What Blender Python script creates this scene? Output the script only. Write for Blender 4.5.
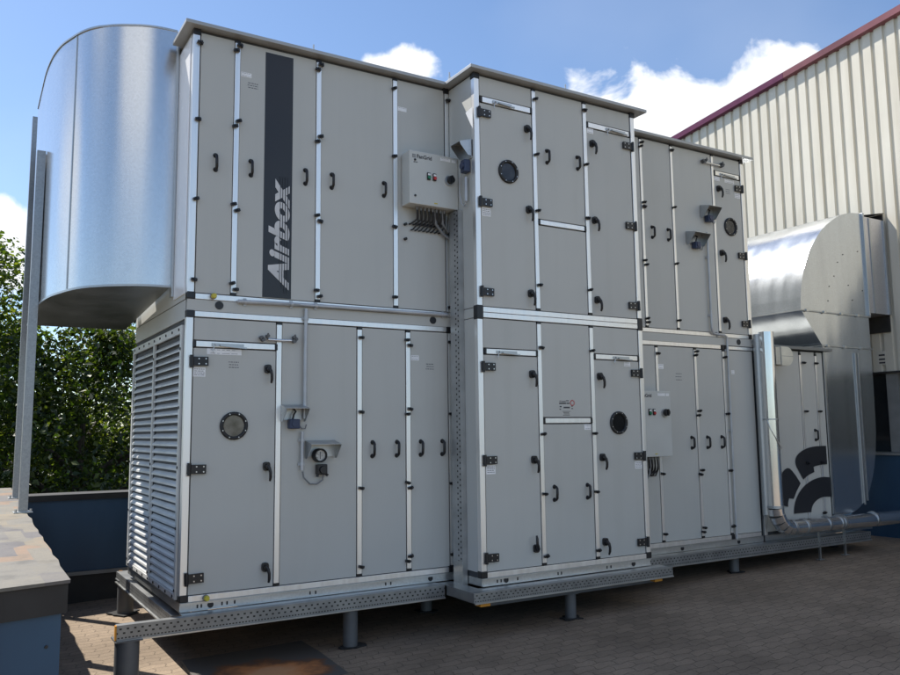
import bpy, bmesh, math, random
from mathutils import Vector, Matrix, Euler
random.seed(7)
R = math.radians
scene = bpy.context.scene
for o in list(bpy.data.objects): bpy.data.objects.remove(o)
C = scene.collection

# ------------------------------------------------------------------ camera
cam_d = bpy.data.cameras.new('camera'); cam = bpy.data.objects.new('camera', cam_d); C.objects.link(cam)
cam_d.sensor_width = 36.0; cam_d.lens = 813.7048 / 900 * 36.0
cam_d.clip_start = .05; cam_d.clip_end = 3000
YAW, PIT, ROLL = R(31.3288), R(6.6114), R(-.6862)
fw = Vector((math.sin(YAW)*math.cos(PIT), math.cos(YAW)*math.cos(PIT), math.sin(PIT)))
rt = Vector((math.cos(YAW), -math.sin(YAW), 0)); up = rt.cross(fw)
r2 = rt*math.cos(ROLL) + up*math.sin(ROLL); u2 = -rt*math.sin(ROLL) + up*math.cos(ROLL)
mw = Matrix((r2, u2, -fw)).transposed().to_4x4(); mw.translation = Vector((-1.5415, -6.5484, 1.2742))
cam.matrix_world = mw
scene.camera = cam

# ------------------------------------------------------------------ light, sky, exposure
SUN = Vector((-.365, .64, 1.0)).normalized()
EL = math.asin(SUN.z); AZ = math.atan2(SUN.x, SUN.y)
sd = bpy.data.lights.new('sun', 'SUN'); sd.energy = 4.9; sd.angle = R(.5); sd.color = (1, .95, .87)
so = bpy.data.objects.new('sun', sd); C.objects.link(so)
so.rotation_euler = (-SUN).to_track_quat('-Z', 'Y').to_euler(); so.location = (-8, 12, 25)
scene.view_settings.view_transform = 'Standard'; scene.view_settings.look = 'None'
scene.view_settings.gamma = 1; scene.view_settings.use_curve_mapping = False
scene.view_settings.exposure = 0.72

world = bpy.data.worlds.new('World'); scene.world = world; world.use_nodes = True
nt = world.node_tree; N = nt.nodes; L = nt.links; N.clear()
out = N.new('ShaderNodeOutputWorld'); bg = N.new('ShaderNodeBackground'); bg.inputs['Strength'].default_value = .107
sky = N.new('ShaderNodeTexSky'); sky.sky_type = 'NISHITA'; sky.sun_disc = False
sky.sun_elevation = EL; sky.sun_rotation = AZ; sky.air_density = .95; sky.dust_density = .35; sky.ozone_density = 3.8
def math_(op, a, b=None, c=None, clamp=False):
    n = N.new('ShaderNodeMath'); n.operation = op; n.use_clamp = clamp
    for i, v in enumerate((a, b, c)):
        if v is None: continue
        if isinstance(v, (int, float)): n.inputs[i].default_value = v
        else: L.new(v, n.inputs[i])
    return n.outputs[0]
tc = N.new('ShaderNodeTexCoord'); sep = N.new('ShaderNodeSeparateXYZ'); L.new(tc.outputs['Generated'], sep.inputs[0])
az = math_('MULTIPLY', math_('ARCTAN2', sep.outputs[0], sep.outputs[1]), 57.2958)
el = math_('MULTIPLY', math_('ARCSINE', sep.outputs[2]), 57.2958)
cmb = N.new('ShaderNodeCombineXYZ'); L.new(az, cmb.inputs[0]); L.new(math_('MULTIPLY', el, 1.35), cmb.inputs[1])
def noise(scale, detail, rough, dist=0.0, w=0):
    n = N.new('ShaderNodeTexNoise'); n.inputs['Scale'].default_value = scale; n.inputs['Detail'].default_value = detail
    n.inputs['Roughness'].default_value = rough; n.inputs['Distortion'].default_value = dist
    mp = N.new('ShaderNodeMapping'); mp.inputs['Location'].default_value = (w, w*.7, 0)
    L.new(cmb.outputs[0], mp.inputs[0]); L.new(mp.outputs[0], n.inputs['Vector']); return n.outputs[0]
n1 = noise(.20, 7, .55, .25, 3.1); n2 = noise(.035, 4, .5, 0, 11.0)
# cloud banks in this sky, those out of view added for reflections: azimuth, elevation and half sizes in degrees
banks = [(48.2, 18.2, 9.5, 6.2), (42.2, 18.8, 7.0, 5.4), (53.2, 20.2, 6.0, 4.6), (46.5, 20.2, 4.5, 4.0), (40.8, 20.6, 4.6, 4.6), (28.3, 25.0, 3.2, 1.5), (1.6, 11.8, 4.0, 3.4),
         (49, 15, 13, 5.5), (-14, 9, 10, 4), (95, 22, 14, 9), (140, 30, 20, 10), (-150, 26, 22, 11), (-100, 34, 16, 9), (180, 55, 30, 10), (-60, 16, 14, 6)]
blob = None
for a, e, sa, se in banks:
    da = math_('DIVIDE', math_('SUBTRACT', az, a), sa); de = math_('DIVIDE', math_('SUBTRACT', el, e), se)
    d = math_('SUBTRACT', 1.0, math_('SQRT', math_('ADD', math_('MULTIPLY', da, da), math_('MULTIPLY', de, de))))
    blob = d if blob is None else math_('MAXIMUM', blob, d)
dens = math_('ADD', math_('MULTIPLY', math_('MAXIMUM', blob, -.6), .75), math_('MULTIPLY', math_('SUBTRACT', n1, .5), 1.25))
mr = N.new('ShaderNodeMapRange'); mr.interpolation_type = 'SMOOTHSTEP'
mr.inputs[1].default_value = .03; mr.inputs[2].default_value = .26; L.new(dens, mr.inputs[0])
veil = math_('MULTIPLY', math_('MAXIMUM', math_('SUBTRACT', n2, .50), 0), .4)
mask = math_('MAXIMUM', mr.outputs[0], veil, clamp=True)
shade = N.new('ShaderNodeMapRange'); shade.inputs[1].default_value = .1; shade.inputs[2].default_value = 1.0
shade.inputs[3].default_value = 1.08; shade.inputs[4].default_value = .80; L.new(math_('ADD', math_('MULTIPLY', dens, .6), math_('MULTIPLY', noise(.22, 6, .6, 0, 7.7), .5)), shade.inputs[0])
ccol = N.new('ShaderNodeVectorMath'); ccol.operation = 'SCALE'; ccol.inputs[0].default_value = (6.7, 6.85, 7.1); L.new(shade.outputs[0], ccol.inputs['Scale'])
mix = N.new('ShaderNodeMix'); mix.data_type = 'RGBA'
L.new(mask, mix.inputs['Factor']); L.new(sky.outputs[0], mix.inputs[6]); L.new(ccol.outputs[0], mix.inputs[7])
L.new(mix.outputs[2], bg.inputs['Color']); L.new(bg.outputs[0], out.inputs['Surface'])

# ------------------------------------------------------------------ materials
class NT:
    def __init__(s, name):
        s.m = bpy.data.materials.new(name); s.m.use_nodes = True; s.t = s.m.node_tree
        s.b = s.t.nodes['Principled BSDF']; s.out = s.t.nodes['Material Output']
    def n(s, typ, **kw):
        x = s.t.nodes.new(typ)
        for k, v in kw.items():
            if hasattr(x, k): setattr(x, k, v)
            else: x.inputs[k.replace('_', ' ')].default_value = v
        return x
    def l(s, a, b): s.t.links.new(a, b)
    def coord(s, scale=(1, 1, 1), kind='Object', loc=(0, 0, 0)):
        t = s.n('ShaderNodeTexCoord'); m = s.n('ShaderNodeMapping'); m.inputs['Scale'].default_value = scale; m.inputs['Location'].default_value = loc
        s.l(t.outputs[kind], m.inputs[0]); return m.outputs[0]
    def geo(s, scale=(1, 1, 1)):
        t = s.n('ShaderNodeNewGeometry'); m = s.n('ShaderNodeMapping'); m.inputs['Scale'].default_value = scale
        s.l(t.outputs['Position'], m.inputs[0]); return m.outputs[0]
    def ramp(s, fac, stops):
        r = s.n('ShaderNodeValToRGB'); e = r.color_ramp.elements
        while len(e) < len(stops): e.new(.5)
        for x, (p, c) in zip(e, stops): x.position = p; x.color = (*c, 1) if len(c) == 3 else c
        s.l(fac, r.inputs[0]); return r.outputs[0]
    def mix(s, f, a, b, mode='MIX'):
        m = s.n('ShaderNodeMix', data_type='RGBA', blend_type=mode)
        for i, v in ((0, f), (6, a), (7, b)):
            if isinstance(v, (int, float)): m.inputs[i].default_value = v
            elif isinstance(v, tuple): m.inputs[i].default_value = (*v, 1)
            else: s.l(v, m.inputs[i])
        return m.outputs[2]
    def bump(s, h, strength=.2, dist=.01):
        b = s.n('ShaderNodeBump'); b.inputs['Strength'].default_value = strength; b.inputs['Distance'].default_value = dist
        s.l(h, b.inputs['Height']); s.l(b.outputs[0], s.b.inputs['Normal'])
    def mth(s, op, a, b=None):
        n = s.n('ShaderNodeMath', operation=op)
        for i, v in enumerate((a, b)):
            if v is None: continue
            if isinstance(v, (int, float)): n.inputs[i].default_value = v
            else: s.l(v, n.inputs[i])
        return n.outputs[0]

def simple(name, col, rough=.5, metal=0.0, var=.08, scale=6.0, spec=.5):
    k = NT(name); c = k.geo((scale,)*3)
    nz = k.n('ShaderNodeTexNoise'); nz.inputs['Scale'].default_value = 1; nz.inputs['Detail'].default_value = 5; k.l(c, nz.inputs['Vector'])
    col2 = tuple(max(0, x*(1-var*2)) for x in col); col3 = tuple(min(1, x*(1+var)) for x in col)
    k.l(k.ramp(nz.outputs[0], [(.3, col2), (.7, col3)]), k.b.inputs['Base Color'])
    k.b.inputs['Roughness'].default_value = rough; k.b.inputs['Metallic'].default_value = metal
    k.b.inputs['Specular IOR Level'].default_value = spec
    k.l(k.ramp(nz.outputs[0], [(.2, (rough*.85,)*3), (.8, (min(1, rough*1.15),)*3)]), k.b.inputs['Roughness'])
    return k.m

def panel_mat():
    k = NT('panel_grey_paint'); c = k.geo((1, 1, 1))
    a = k.n('ShaderNodeTexNoise'); a.inputs['Scale'].default_value = 1.1; a.inputs['Detail'].default_value = 3; k.l(c, a.inputs['Vector'])
    s = k.geo((7, 7, .55)); b = k.n('ShaderNodeTexNoise'); b.inputs['Scale'].default_value = 1; b.inputs['Detail'].default_value = 4; k.l(s, b.inputs['Vector'])
    base = k.ramp(a.outputs[0], [(.3, (.505, .51, .48)), (.7, (.535, .54, .508))])
    dirt = k.ramp(b.outputs[0], [(.25, (.965, .965, .96)), (.5, (1, 1, 1))])
    oi = k.n('ShaderNodeObjectInfo'); tone = k.ramp(oi.outputs['Random'], [(0, (.955, .955, .96)), (1, (1, 1, 1))])
    k.l(k.mix(1.0, k.mix(1.0, base, dirt, 'MULTIPLY'), tone, 'MULTIPLY'), k.b.inputs['Base Color'])
    k.l(k.ramp(a.outputs[0], [(.3, (.34,)*3), (.7, (.44,)*3)]), k.b.inputs['Roughness'])
    f = k.n('ShaderNodeTexNoise'); f.inputs['Scale'].default_value = 2.2; f.inputs['Detail'].default_value = 1; k.l(c, f.inputs['Vector'])
    g = k.n('ShaderNodeTexNoise'); g.inputs['Scale'].default_value = 600; k.l(c, g.inputs['Vector'])
    k.bump(k.mth('ADD', f.outputs[0], k.mth('MULTIPLY', g.outputs[0], .012)), .22, .02)
    return k.m

def galv_mat(name, base=(.62, .64, .66), rough=.3, wave=.25, grain=.05, stretch=(3, 3, .35), metal=.92):
    k = NT(name); c = k.geo((1, 1, 1))
    v = k.n('ShaderNodeTexVoronoi'); v.inputs['Scale'].default_value = 70; k.l(c, v.inputs['Vector'])
    sp = k.ramp(v.outputs['Color'], [(0, tuple(x*(1-grain) for x in base)), (1, tuple(min(1, x*(1+grain*.5)) for x in base))])
    n = k.n('ShaderNodeTexNoise'); n.inputs['Scale'].default_value = 1; n.inputs['Detail'].default_value = 4; k.l(k.geo(stretch), n.inputs['Vector'])
    st = k.ramp(n.outputs[0], [(.3, (.86, .86, .86)), (.65, (1, 1, 1))])
    k.l(k.mix(.8, sp, st, 'MULTIPLY'), k.b.inputs['Base Color'])
    k.b.inputs['Metallic'].default_value = metal
    k.l(k.ramp(n.outputs[0], [(.25, (rough*.85,)*3), (.75, (rough*1.2,)*3)]), k.b.inputs['Roughness'])
    if wave:
        w = k.n('ShaderNodeTexNoise'); w.inputs['Scale'].default_value = 1; w.inputs['Detail'].default_value = 1.0; k.l(k.geo((2.4, 2.4, .22)), w.inputs['Vector'])
        k.bump(w.outputs[0], wave, .05)
    return k.m

def perforated_mat():
    k = NT('perforated_galvanised_steel'); t = k.n('ShaderNodeUVMap'); sepn = k.n('ShaderNodeSeparateXYZ'); k.l(t.outputs[0], sepn.inputs[0])
    U, V = sepn.outputs[0], sepn.outputs[1]      # metres along, 0..1 across
    def rows(pitch, off, hw, vc, hh):
        f = k.mth('FRACT', k.mth('ADD', k.mth('DIVIDE', U, pitch), off))
        a = k.mth('LESS_THAN', k.mth('ABSOLUTE', k.mth('SUBTRACT', f, .5)), hw)
        b = k.mth('LESS_THAN', k.mth('ABSOLUTE', k.mth('SUBTRACT', V, vc)), hh)
        return k.mth('MULTIPLY', a, b)
    h = k.mth('MAXIMUM', rows(.05, 0, .17, .74, .06), rows(.05, .5, .17, .46, .06))
    h = k.mth('MAXIMUM', h, rows(.025, 0, .27, .14, .045))
    n = k.n('ShaderNodeTexNoise'); n.inputs['Scale'].default_value = 5; n.inputs['Detail'].default_value = 6; k.l(k.geo(), n.inputs['Vector'])
    base = k.ramp(n.outputs[0], [(.3, (.22, .225, .225)), (.7, (.36, .365, .36))])
    k.l(k.mix(h, base, (.012, .012, .012)), k.b.inputs['Base Color'])
    k.l(k.mth('MULTIPLY', k.mth('SUBTRACT', 1.0, h), .7), k.b.inputs['Metallic'])
    k.b.inputs['Roughness'].default_value = .42
    return k.m

def lighter_perforated():
    m = M_PERF.copy(); m.name = 'perforated_tray_sheet'
    for n_ in m.node_tree.nodes:
        if n_.type == 'VALTORGB':
            n_.color_ramp.elements[0].color = (.38, .39, .39, 1); n_.color_ramp.elements[1].color = (.55, .56, .56, 1)
    return m

def paver_mat():
    k = NT('interlocking_pavers'); t = k.n('ShaderNodeNewGeometry'); sp = k.n('ShaderNodeSeparateXYZ'); k.l(t.outputs['Position'], sp.inputs[0])
    X, Y = sp.outputs[0], sp.outputs[1]
    tri = lambda v, p: k.mth('ABSOLUTE', k.mth('SUBTRACT', k.mth('FRACT', k.mth('DIVIDE', v, p)), .5))
    cx = k.n('ShaderNodeCombineXYZ')
    nz = k.n('ShaderNodeTexNoise'); nz.inputs['Scale'].default_value = 9; nz.inputs['Detail'].default_value = 2; k.l(t.outputs['Position'], nz.inputs['Vector'])
    wob = k.mth('MULTIPLY', k.mth('SUBTRACT', nz.outputs[0], .5), .012)
    k.l(k.mth('ADD', k.mth('ADD', X, wob), k.mth('MULTIPLY', tri(Y, .105), .045)), cx.inputs[0])
    k.l(k.mth('ADD', k.mth('ADD', Y, wob), k.mth('MULTIPLY', tri(X, .2), .05)), cx.inputs[1])
    br = k.n('ShaderNodeTexBrick'); br.offset = .5; br.inputs['Scale'].default_value = 1
    br.inputs['Brick Width'].default_value = .2; br.inputs['Row Height'].default_value = .105; br.inputs['Mortar Size'].default_value = .0036
    br.inputs['Mortar Smooth'].default_value = .3; br.inputs['Bias'].default_value = -.2
    br.inputs['Color1'].default_value = (.31, .238, .17, 1); br.inputs['Color2'].default_value = (.25, .192, .138, 1); br.inputs['Mortar'].default_value = (.125, .096, .07, 1)
    k.l(cx.outputs[0], br.inputs['Vector'])
    big = k.n('ShaderNodeTexNoise'); big.inputs['Scale'].default_value = .9; big.inputs['Detail'].default_value = 6; big.inputs['Roughness'].default_value = .65; k.l(t.outputs['Position'], big.inputs['Vector'])
    fine = k.n('ShaderNodeTexNoise'); fine.inputs['Scale'].default_value = 70; fine.inputs['Detail'].default_value = 6; k.l(t.outputs['Position'], fine.inputs['Vector'])
    stain = k.ramp(big.outputs[0], [(.32, (.62, .61, .6)), (.62, (1, 1, 1))]); grit = k.ramp(fine.outputs[0], [(.3, (.78, .78, .78)), (.7, (1.0, 1.0, 1.0))])
    k.l(k.mix(1.0, k.mix(1.0, br.outputs['Color'], stain, 'MULTIPLY'), grit, 'MULTIPLY'), k.b.inputs['Base Color'])
    k.b.inputs['Roughness'].default_value = .85; k.b.inputs['Specular IOR Level'].default_value = .3
    k.bump(k.mth('ADD', k.mth('MULTIPLY', br.outputs['Fac'], -1.0), k.mth('MULTIPLY', fine.outputs[0], .35)), .55, .006)
    return k.m

def coping_mat():
    k = NT('weathered_slate_coping')
    n = k.n('ShaderNodeTexNoise'); n.inputs['Scale'].default_value = 3.2; n.inputs['Detail'].default_value = 9; n.inputs['Roughness'].default_value = .68; k.l(k.geo((1, .8, 1)), n.inputs['Vector'])
    w = k.n('ShaderNodeMix', data_type='VECTOR'); w.inputs[0].default_value = .06; k.l(k.geo((3.0, 2.0, 0)), w.inputs[4]); k.l(n.outputs['Color'], w.inputs[5])
    v = k.n('ShaderNodeTexVoronoi', distance='CHEBYCHEV'); v.inputs['Scale'].default_value = 1.0; v.inputs['Randomness'].default_value = .75; k.l(w.outputs[1], v.inputs['Vector'])
    sp = k.n('ShaderNodeSeparateColor'); k.l(v.outputs['Color'], sp.inputs[0])
    cell = k.ramp(k.mth('ADD', k.mth('MULTIPLY', sp.outputs[0], .75), k.mth('MULTIPLY', n.outputs[0], .3)), [(.12, (.10,.092,.094)), (.25, (.12,.11,.105)), (.36, (.15,.14,.12)), (.62, (.17,.152,.12)), (.80, (.19,.158,.11)), (.92, (.22,.135,.085))])
    grime = k.ramp(n.outputs[0], [(.34, (.55, .55, .55)), (.5, (.95, .95, .95)), (.7, (1.1, 1.08, 1.0))])
    k.l(k.mix(.9, cell, grime, 'MULTIPLY'), k.b.inputs['Base Color']); k.b.inputs['Roughness'].default_value = .65
    k.bump(n.outputs[0], .5, .015); return k.m

def rust_mat():
    k = NT('rusty_black_sheet'); c = k.coord()
    n = k.n('ShaderNodeTexNoise'); n.inputs['Scale'].default_value = 3.5; n.inputs['Detail'].default_value = 8; n.inputs['Roughness'].default_value = .6; k.l(c, n.inputs['Vector'])
    sp = k.n('ShaderNodeSeparateXYZ'); k.l(c, sp.inputs[0])
    d = k.mth('SQRT', k.mth('ADD', k.mth('POWER', k.mth('DIVIDE', k.mth('ADD', sp.outputs[0], .02), .42), 2.0), k.mth('POWER', k.mth('DIVIDE', k.mth('ADD', sp.outputs[1], .22), .42), 2.0)))
    f = k.mth('ADD', k.mth('MULTIPLY', k.mth('SUBTRACT', 1.0, d), .6), n.outputs[0])
    k.l(k.ramp(f, [(.42, (.085, .076, .066)), (.56, (.16, .07, .03)), (.75, (.5, .19, .06)), (.95, (.55, .27, .12))]), k.b.inputs['Base Color'])
    k.b.inputs['Roughness'].default_value = .8; k.bump(n.outputs[0], .3, .01); return k.m

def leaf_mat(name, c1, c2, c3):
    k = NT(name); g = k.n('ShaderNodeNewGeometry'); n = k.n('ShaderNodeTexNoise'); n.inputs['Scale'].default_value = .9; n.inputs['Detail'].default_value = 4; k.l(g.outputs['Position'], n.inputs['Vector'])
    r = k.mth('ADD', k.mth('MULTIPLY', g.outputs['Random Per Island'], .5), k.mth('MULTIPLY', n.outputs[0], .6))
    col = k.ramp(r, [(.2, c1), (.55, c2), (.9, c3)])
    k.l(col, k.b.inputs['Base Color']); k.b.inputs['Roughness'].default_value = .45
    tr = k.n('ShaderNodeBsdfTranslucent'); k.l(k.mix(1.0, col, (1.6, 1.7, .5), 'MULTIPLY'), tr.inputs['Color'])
    ms = k.n('ShaderNodeMixShader'); ms.inputs[0].default_value = .45; k.l(k.b.outputs[0], ms.inputs[1]); k.l(tr.outputs[0], ms.inputs[2]); k.l(ms.outputs[0], k.out.inputs['Surface'])
    return k.m

def cladding_mat():
    k = NT('cream_cladding'); n = k.n('ShaderNodeTexNoise'); n.inputs['Scale'].default_value = 1; n.inputs['Detail'].default_value = 6; k.l(k.geo((5, 5, .35)), n.inputs['Vector'])
    b = k.n('ShaderNodeTexNoise'); b.inputs['Scale'].default_value = .7; b.inputs['Detail'].default_value = 3; k.l(k.geo(), b.inputs['Vector'])
    st = k.ramp(n.outputs[0], [(.3, (.86, .84, .80)), (.55, (1, 1, 1))]); big = k.ramp(b.outputs[0], [(.3, (.635, .60, .51)), (.7, (.67, .64, .55))])
    k.l(k.mix(.8, big, st, 'MULTIPLY'), k.b.inputs['Base Color']); k.b.inputs['Roughness'].default_value = .42
    k.bump(b.outputs[0], .3, .06); return k.m

def blue_mat():
    k = NT('blue_painted_board'); n = k.n('ShaderNodeTexNoise'); n.inputs['Scale'].default_value = 1; n.inputs['Detail'].default_value = 7; k.l(k.geo((3, 3, .9)), n.inputs['Vector'])
    k.l(k.ramp(n.outputs[0], [(.3, (.018, .055, .108)), (.55, (.023, .07, .132)), (.75, (.031, .082, .148))]), k.b.inputs['Base Color'])
    k.b.inputs['Roughness'].default_value = .5; k.bump(n.outputs[0], .15, .01); return k.m

M_PERF = perforated_mat()
M = dict(
    tray=lighter_perforated(),
    duct=galv_mat('galvanised_elbow_sheet', (.62, .65, .68), .22, .3, .08, (5, 5, .5)),
    post=galv_mat('weathered_galvanised_post', (.36, .37, .38), .4, .1, .15, (6, 6, 2)),
    panel=panel_mat(), casing=simple('dark_seam_rubber', (.06, .065, .07), .7),
    alu=galv_mat('brushed_aluminium_profile', (.93, .92, .90), .36, 0, 0, (20, 20, .8), .85),
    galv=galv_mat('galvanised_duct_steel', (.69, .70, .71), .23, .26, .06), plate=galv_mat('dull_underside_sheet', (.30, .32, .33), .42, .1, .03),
    tube=galv_mat('spiral_duct_steel', (.84, .84, .84), .15, .06, .03),
    zinc=galv_mat('galvanised_base_channel', (.6, .61, .60), .34, .12, .1, (2.5, 5, 14)),
    perf=M_PERF, roofm=simple('roof_sheet_grey', (.42, .43, .43), .45, .3, .06, 3),
    black=simple('black_nylon', (.014, .014, .016), .38, 0, .1, 30), rubber=simple('black_rubber_gasket', (.02, .021, .022), .55),
    steel=simple('screw_steel', (.6, .6, .6), .3, .9), white=simple('white_sticker', (.86, .87, .88), .4), ink=simple('printed_ink', (.05, .05, .06), .6),
    inkgrey=simple('grey_print', (.16, .165, .18), .6), band=simple('anthracite_film', (.026, .026, .029), .35, 0, .05, 1.2), letter=simple('silver_lettering', (.66, .66, .66), .4),
    glass=simple('porthole_glass', (.17, .16, .145), .08, 0, .45, 9), glass2=simple('porthole_glass_dark', (.012, .013, .015), .08),
    glass3=simple('porthole_glass_grey', (.05, .05, .05), .1, 0, .4, 9),
    yellow=simple('yellow_cap', (.58, .5, .05), .4), orange=simple('orange_end_cap', (.7, .3, .03), .5), red=simple('red_button', (.5, .02, .02), .35), green=simple('green_button', (.01, .2, .09), .35),
    cabinet=simple('cabinet_light_grey', (.55, .565, .54), .42, 0, .03, 3), cable=simple('cable_grey', (.2, .21, .22), .5), cableb=simple('cable_black', (.02, .02, .022), .5),
    conduit=simple('pvc_conduit_grey', (.5, .52, .54), .35, .25), bluebox=simple('blue_sensor_plastic', (.03, .045, .1), .4), hoodm=galv_mat('hood_sheet_zinc', (.5, .52, .53), .4, .05),
    dial=simple('dial_face', (.55, .55, .52), .3, 0, .25, 60), cream=cladding_mat(), creamgrey=simple('cream_weathered_panel', (.62, .6, .53), .5, 0, .08, 2), 
    purple=simple('purple_trim', (.105, .012, .05), .32), pink=simple('sun_glare_trim', (.20, .062, .075), .35, 0, .28, .8),  # pink: paler copy of the trim, sun glare put into its colour
    blue=blue_mat(), bitumen=simple('dark_bitumen', (.028, .027, .026), .7, 0, .3, 4), coping=coping_mat(), paver=paver_mat(), rust=rust_mat(),
    foot=simple('painted_grey_steel_tube', (.12, .125, .13), .5, .2), footpad=simple('rubber_granulate_pad', (.02, .02, .02), .9, 0, .4, 40),
    winglass=simple('window_glass_dark', (.02, .023, .026), .06), frame=simple('window_frame_grey', (.22, .225, .22), .5), louvre=simple('louvre_blade_paint', (.64, .64, .62), .36, .2, .05, 4),
    whitem=simple('sky_reflection_white', (.88, .88, .89), .25, .1, .02), inside=simple('duct_interior', (.05, .055, .058), .7), bark=simple('bark', (.06, .05, .04), .9, 0, .3, 8), beige=simple('beige_plastic', (.72, .69, .57), .45), collar=galv_mat('flexible_collar_sheet', (.62, .62, .65), .38, .2, .1),  # whitem: sky reflection put into the base colour
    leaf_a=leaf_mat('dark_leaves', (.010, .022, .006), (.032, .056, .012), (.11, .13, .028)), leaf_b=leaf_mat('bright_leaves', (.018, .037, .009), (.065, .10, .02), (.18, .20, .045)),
    earth=simple('outer_ground', (.03, .04, .02), .9, 0, .3, .6), kerb=simple('grey_flashing', (.22, .23, .23), .5, .3))

# ------------------------------------------------------------------ mesh helpers
class MB:
    def __init__(s): s.v = []; s.f = []; s.m = []; s.uv = {}; s.sm = []
    def add(s, vs, fs, mi=0, smooth=False):
        k = len(s.v); s.v += [tuple(x) for x in vs]
        for f in fs: s.f.append(tuple(k+i for i in f)); s.m.append(mi); s.sm.append(smooth)
        return s
    def box(s, x0, x1, y0, y1, z0, z1, mi=0):
        vs = [(x, y, z) for z in (z0, z1) for y in (y0, y1) for x in (x0, x1)]
        return s.add(vs, [(0, 2, 3, 1), (4, 5, 7, 6), (0, 1, 5, 4), (2, 6, 7, 3), (0, 4, 6, 2), (1, 3, 7, 5)], mi)
    def obox(s, c, hx, hy, hz, rot, mi=0):
        e = Euler(rot).to_matrix(); vs = [Vector(c) + e @ Vector((a*hx, b*hy, d*hz)) for d in (-1, 1) for b in (-1, 1) for a in (-1, 1)]
        return s.add(vs, [(0, 2, 3, 1), (4, 5, 7, 6), (0, 1, 5, 4), (2, 6, 7, 3), (0, 4, 6, 2), (1, 3, 7, 5)], mi)
    def cyl(s, a, b, r0, r1=None, n=16, mi=0, caps=True, smooth=True):
        r1 = r0 if r1 is None else r1; a = Vector(a); b = Vector(b); d = (b-a).normalized()
        t = Vector((0, 0, 1)) if abs(d.z) < .9 else Vector((1, 0, 0)); e = d.cross(t).normalized(); g = d.cross(e)
        vs = []
        for p, r in ((a, r0), (b, r1)):
            for i in range(n): w = 2*math.pi*i/n; vs.append(p + e*r*math.cos(w) + g*r*math.sin(w))
        s.add(vs, [(i, (i+1) % n, n+(i+1) % n, n+i) for i in range(n)], mi, smooth)
        if caps:
            s.add(vs[:n], [tuple(range(n-1, -1, -1))], mi); s.add(vs[n:], [tuple(range(n))], mi)
        return s
    def tube(s, pts, r, n=8, mi=0, caps=True):
        pts = [Vector(p) for p in pts]; vs = []; prev = None
        for i, p in enumerate(pts):
            d = (pts[min(i+1, len(pts)-1)] - pts[max(i-1, 0)]).normalized()
            if prev is None:
                t = Vector((0, 0, 1)) if abs(d.z) < .9 else Vector((1, 0, 0)); e = d.cross(t).normalized()
            else: e = (prev - d*prev.dot(d)).normalized()
            prev = e; g = d.cross(e); rr = r[i] if isinstance(r, (list, tuple)) else r
            for k in range(n): w = 2*math.pi*k/n; vs.append(p + e*rr*math.cos(w) + g*rr*math.sin(w))
        fs = [(j*n+k, j*n+(k+1) % n, (j+1)*n+(k+1) % n, (j+1)*n+k) for j in range(len(pts)-1) for k in range(n)]
        s.add(vs, fs, mi, True)
        if caps: s.add(vs[:n], [tuple(range(n-1, -1, -1))], mi); s.add(vs[-n:], [tuple(range(n))], mi)
        return s
    def prism(s, poly, ax, a, b, mi=0, smooth_side=False):
        # poly: 2D points, extruded along axis ax from a to b; 'x'->(y,z) 'y'->(x,z) 'z'->(x,y)
        def P(p, h): return (h, p[0], p[1]) if ax == 'x' else (p[0], h, p[1]) if ax == 'y' else (p[0], p[1], h)
        n = len(poly); vs = [P(p, a) for p in poly] + [P(p, b) for p in poly]
        s.add(vs, [(i, (i+1) % n, n+(i+1) % n, n+i) for i in range(n)], mi, smooth_side)
        s.add(vs[:n], [tuple(range(n-1, -1, -1))], mi); s.add(vs[n:], [tuple(range(n))], mi)
        return s
    def ring(s, c, r0, r1, y0, y1, n=32, mi=0):
        vs = []
        for r, y in ((r1, y1), (r1, y0), ((r0+r1)/2, y0-.006), (r0, y0), (r0, y1)):
            for i in range(n): w = 2*math.pi*i/n; vs.append((c[0]+r*math.cos(w), y, c[1]+r*math.sin(w)))
        return s.add(vs, [(j*n+i, j*n+(i+1) % n, (j+1)*n+(i+1) % n, (j+1)*n+i) for j in range(4) for i in range(n)], mi, True)
    def mesh(s, name, mats, off=(0, 0, 0)):
        me = bpy.data.meshes.new(name); o = Vector(off)
        me.from_pydata([tuple(Vector(v)-o) for v in s.v], [], s.f)
        for m in (mats if isinstance(mats, (list, tuple)) else [mats]): me.materials.append(m)
        for p, mi, sm in zip(me.polygons, s.m, s.sm): p.material_index = mi; p.use_smooth = sm
        bm = bmesh.new(); bm.from_mesh(me); bmesh.ops.recalc_face_normals(bm, faces=bm.faces); bm.to_mesh(me); bm.free()
        if s.uv:
            uv = me.uv_layers.new(name='UVMap')
            for p in me.polygons:
                for li in p.loop_indices:
                    uv.data[li].uv = s.uv.get(me.loops[li].vertex_index, (0, .98))
        me.update(); return me

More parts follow.
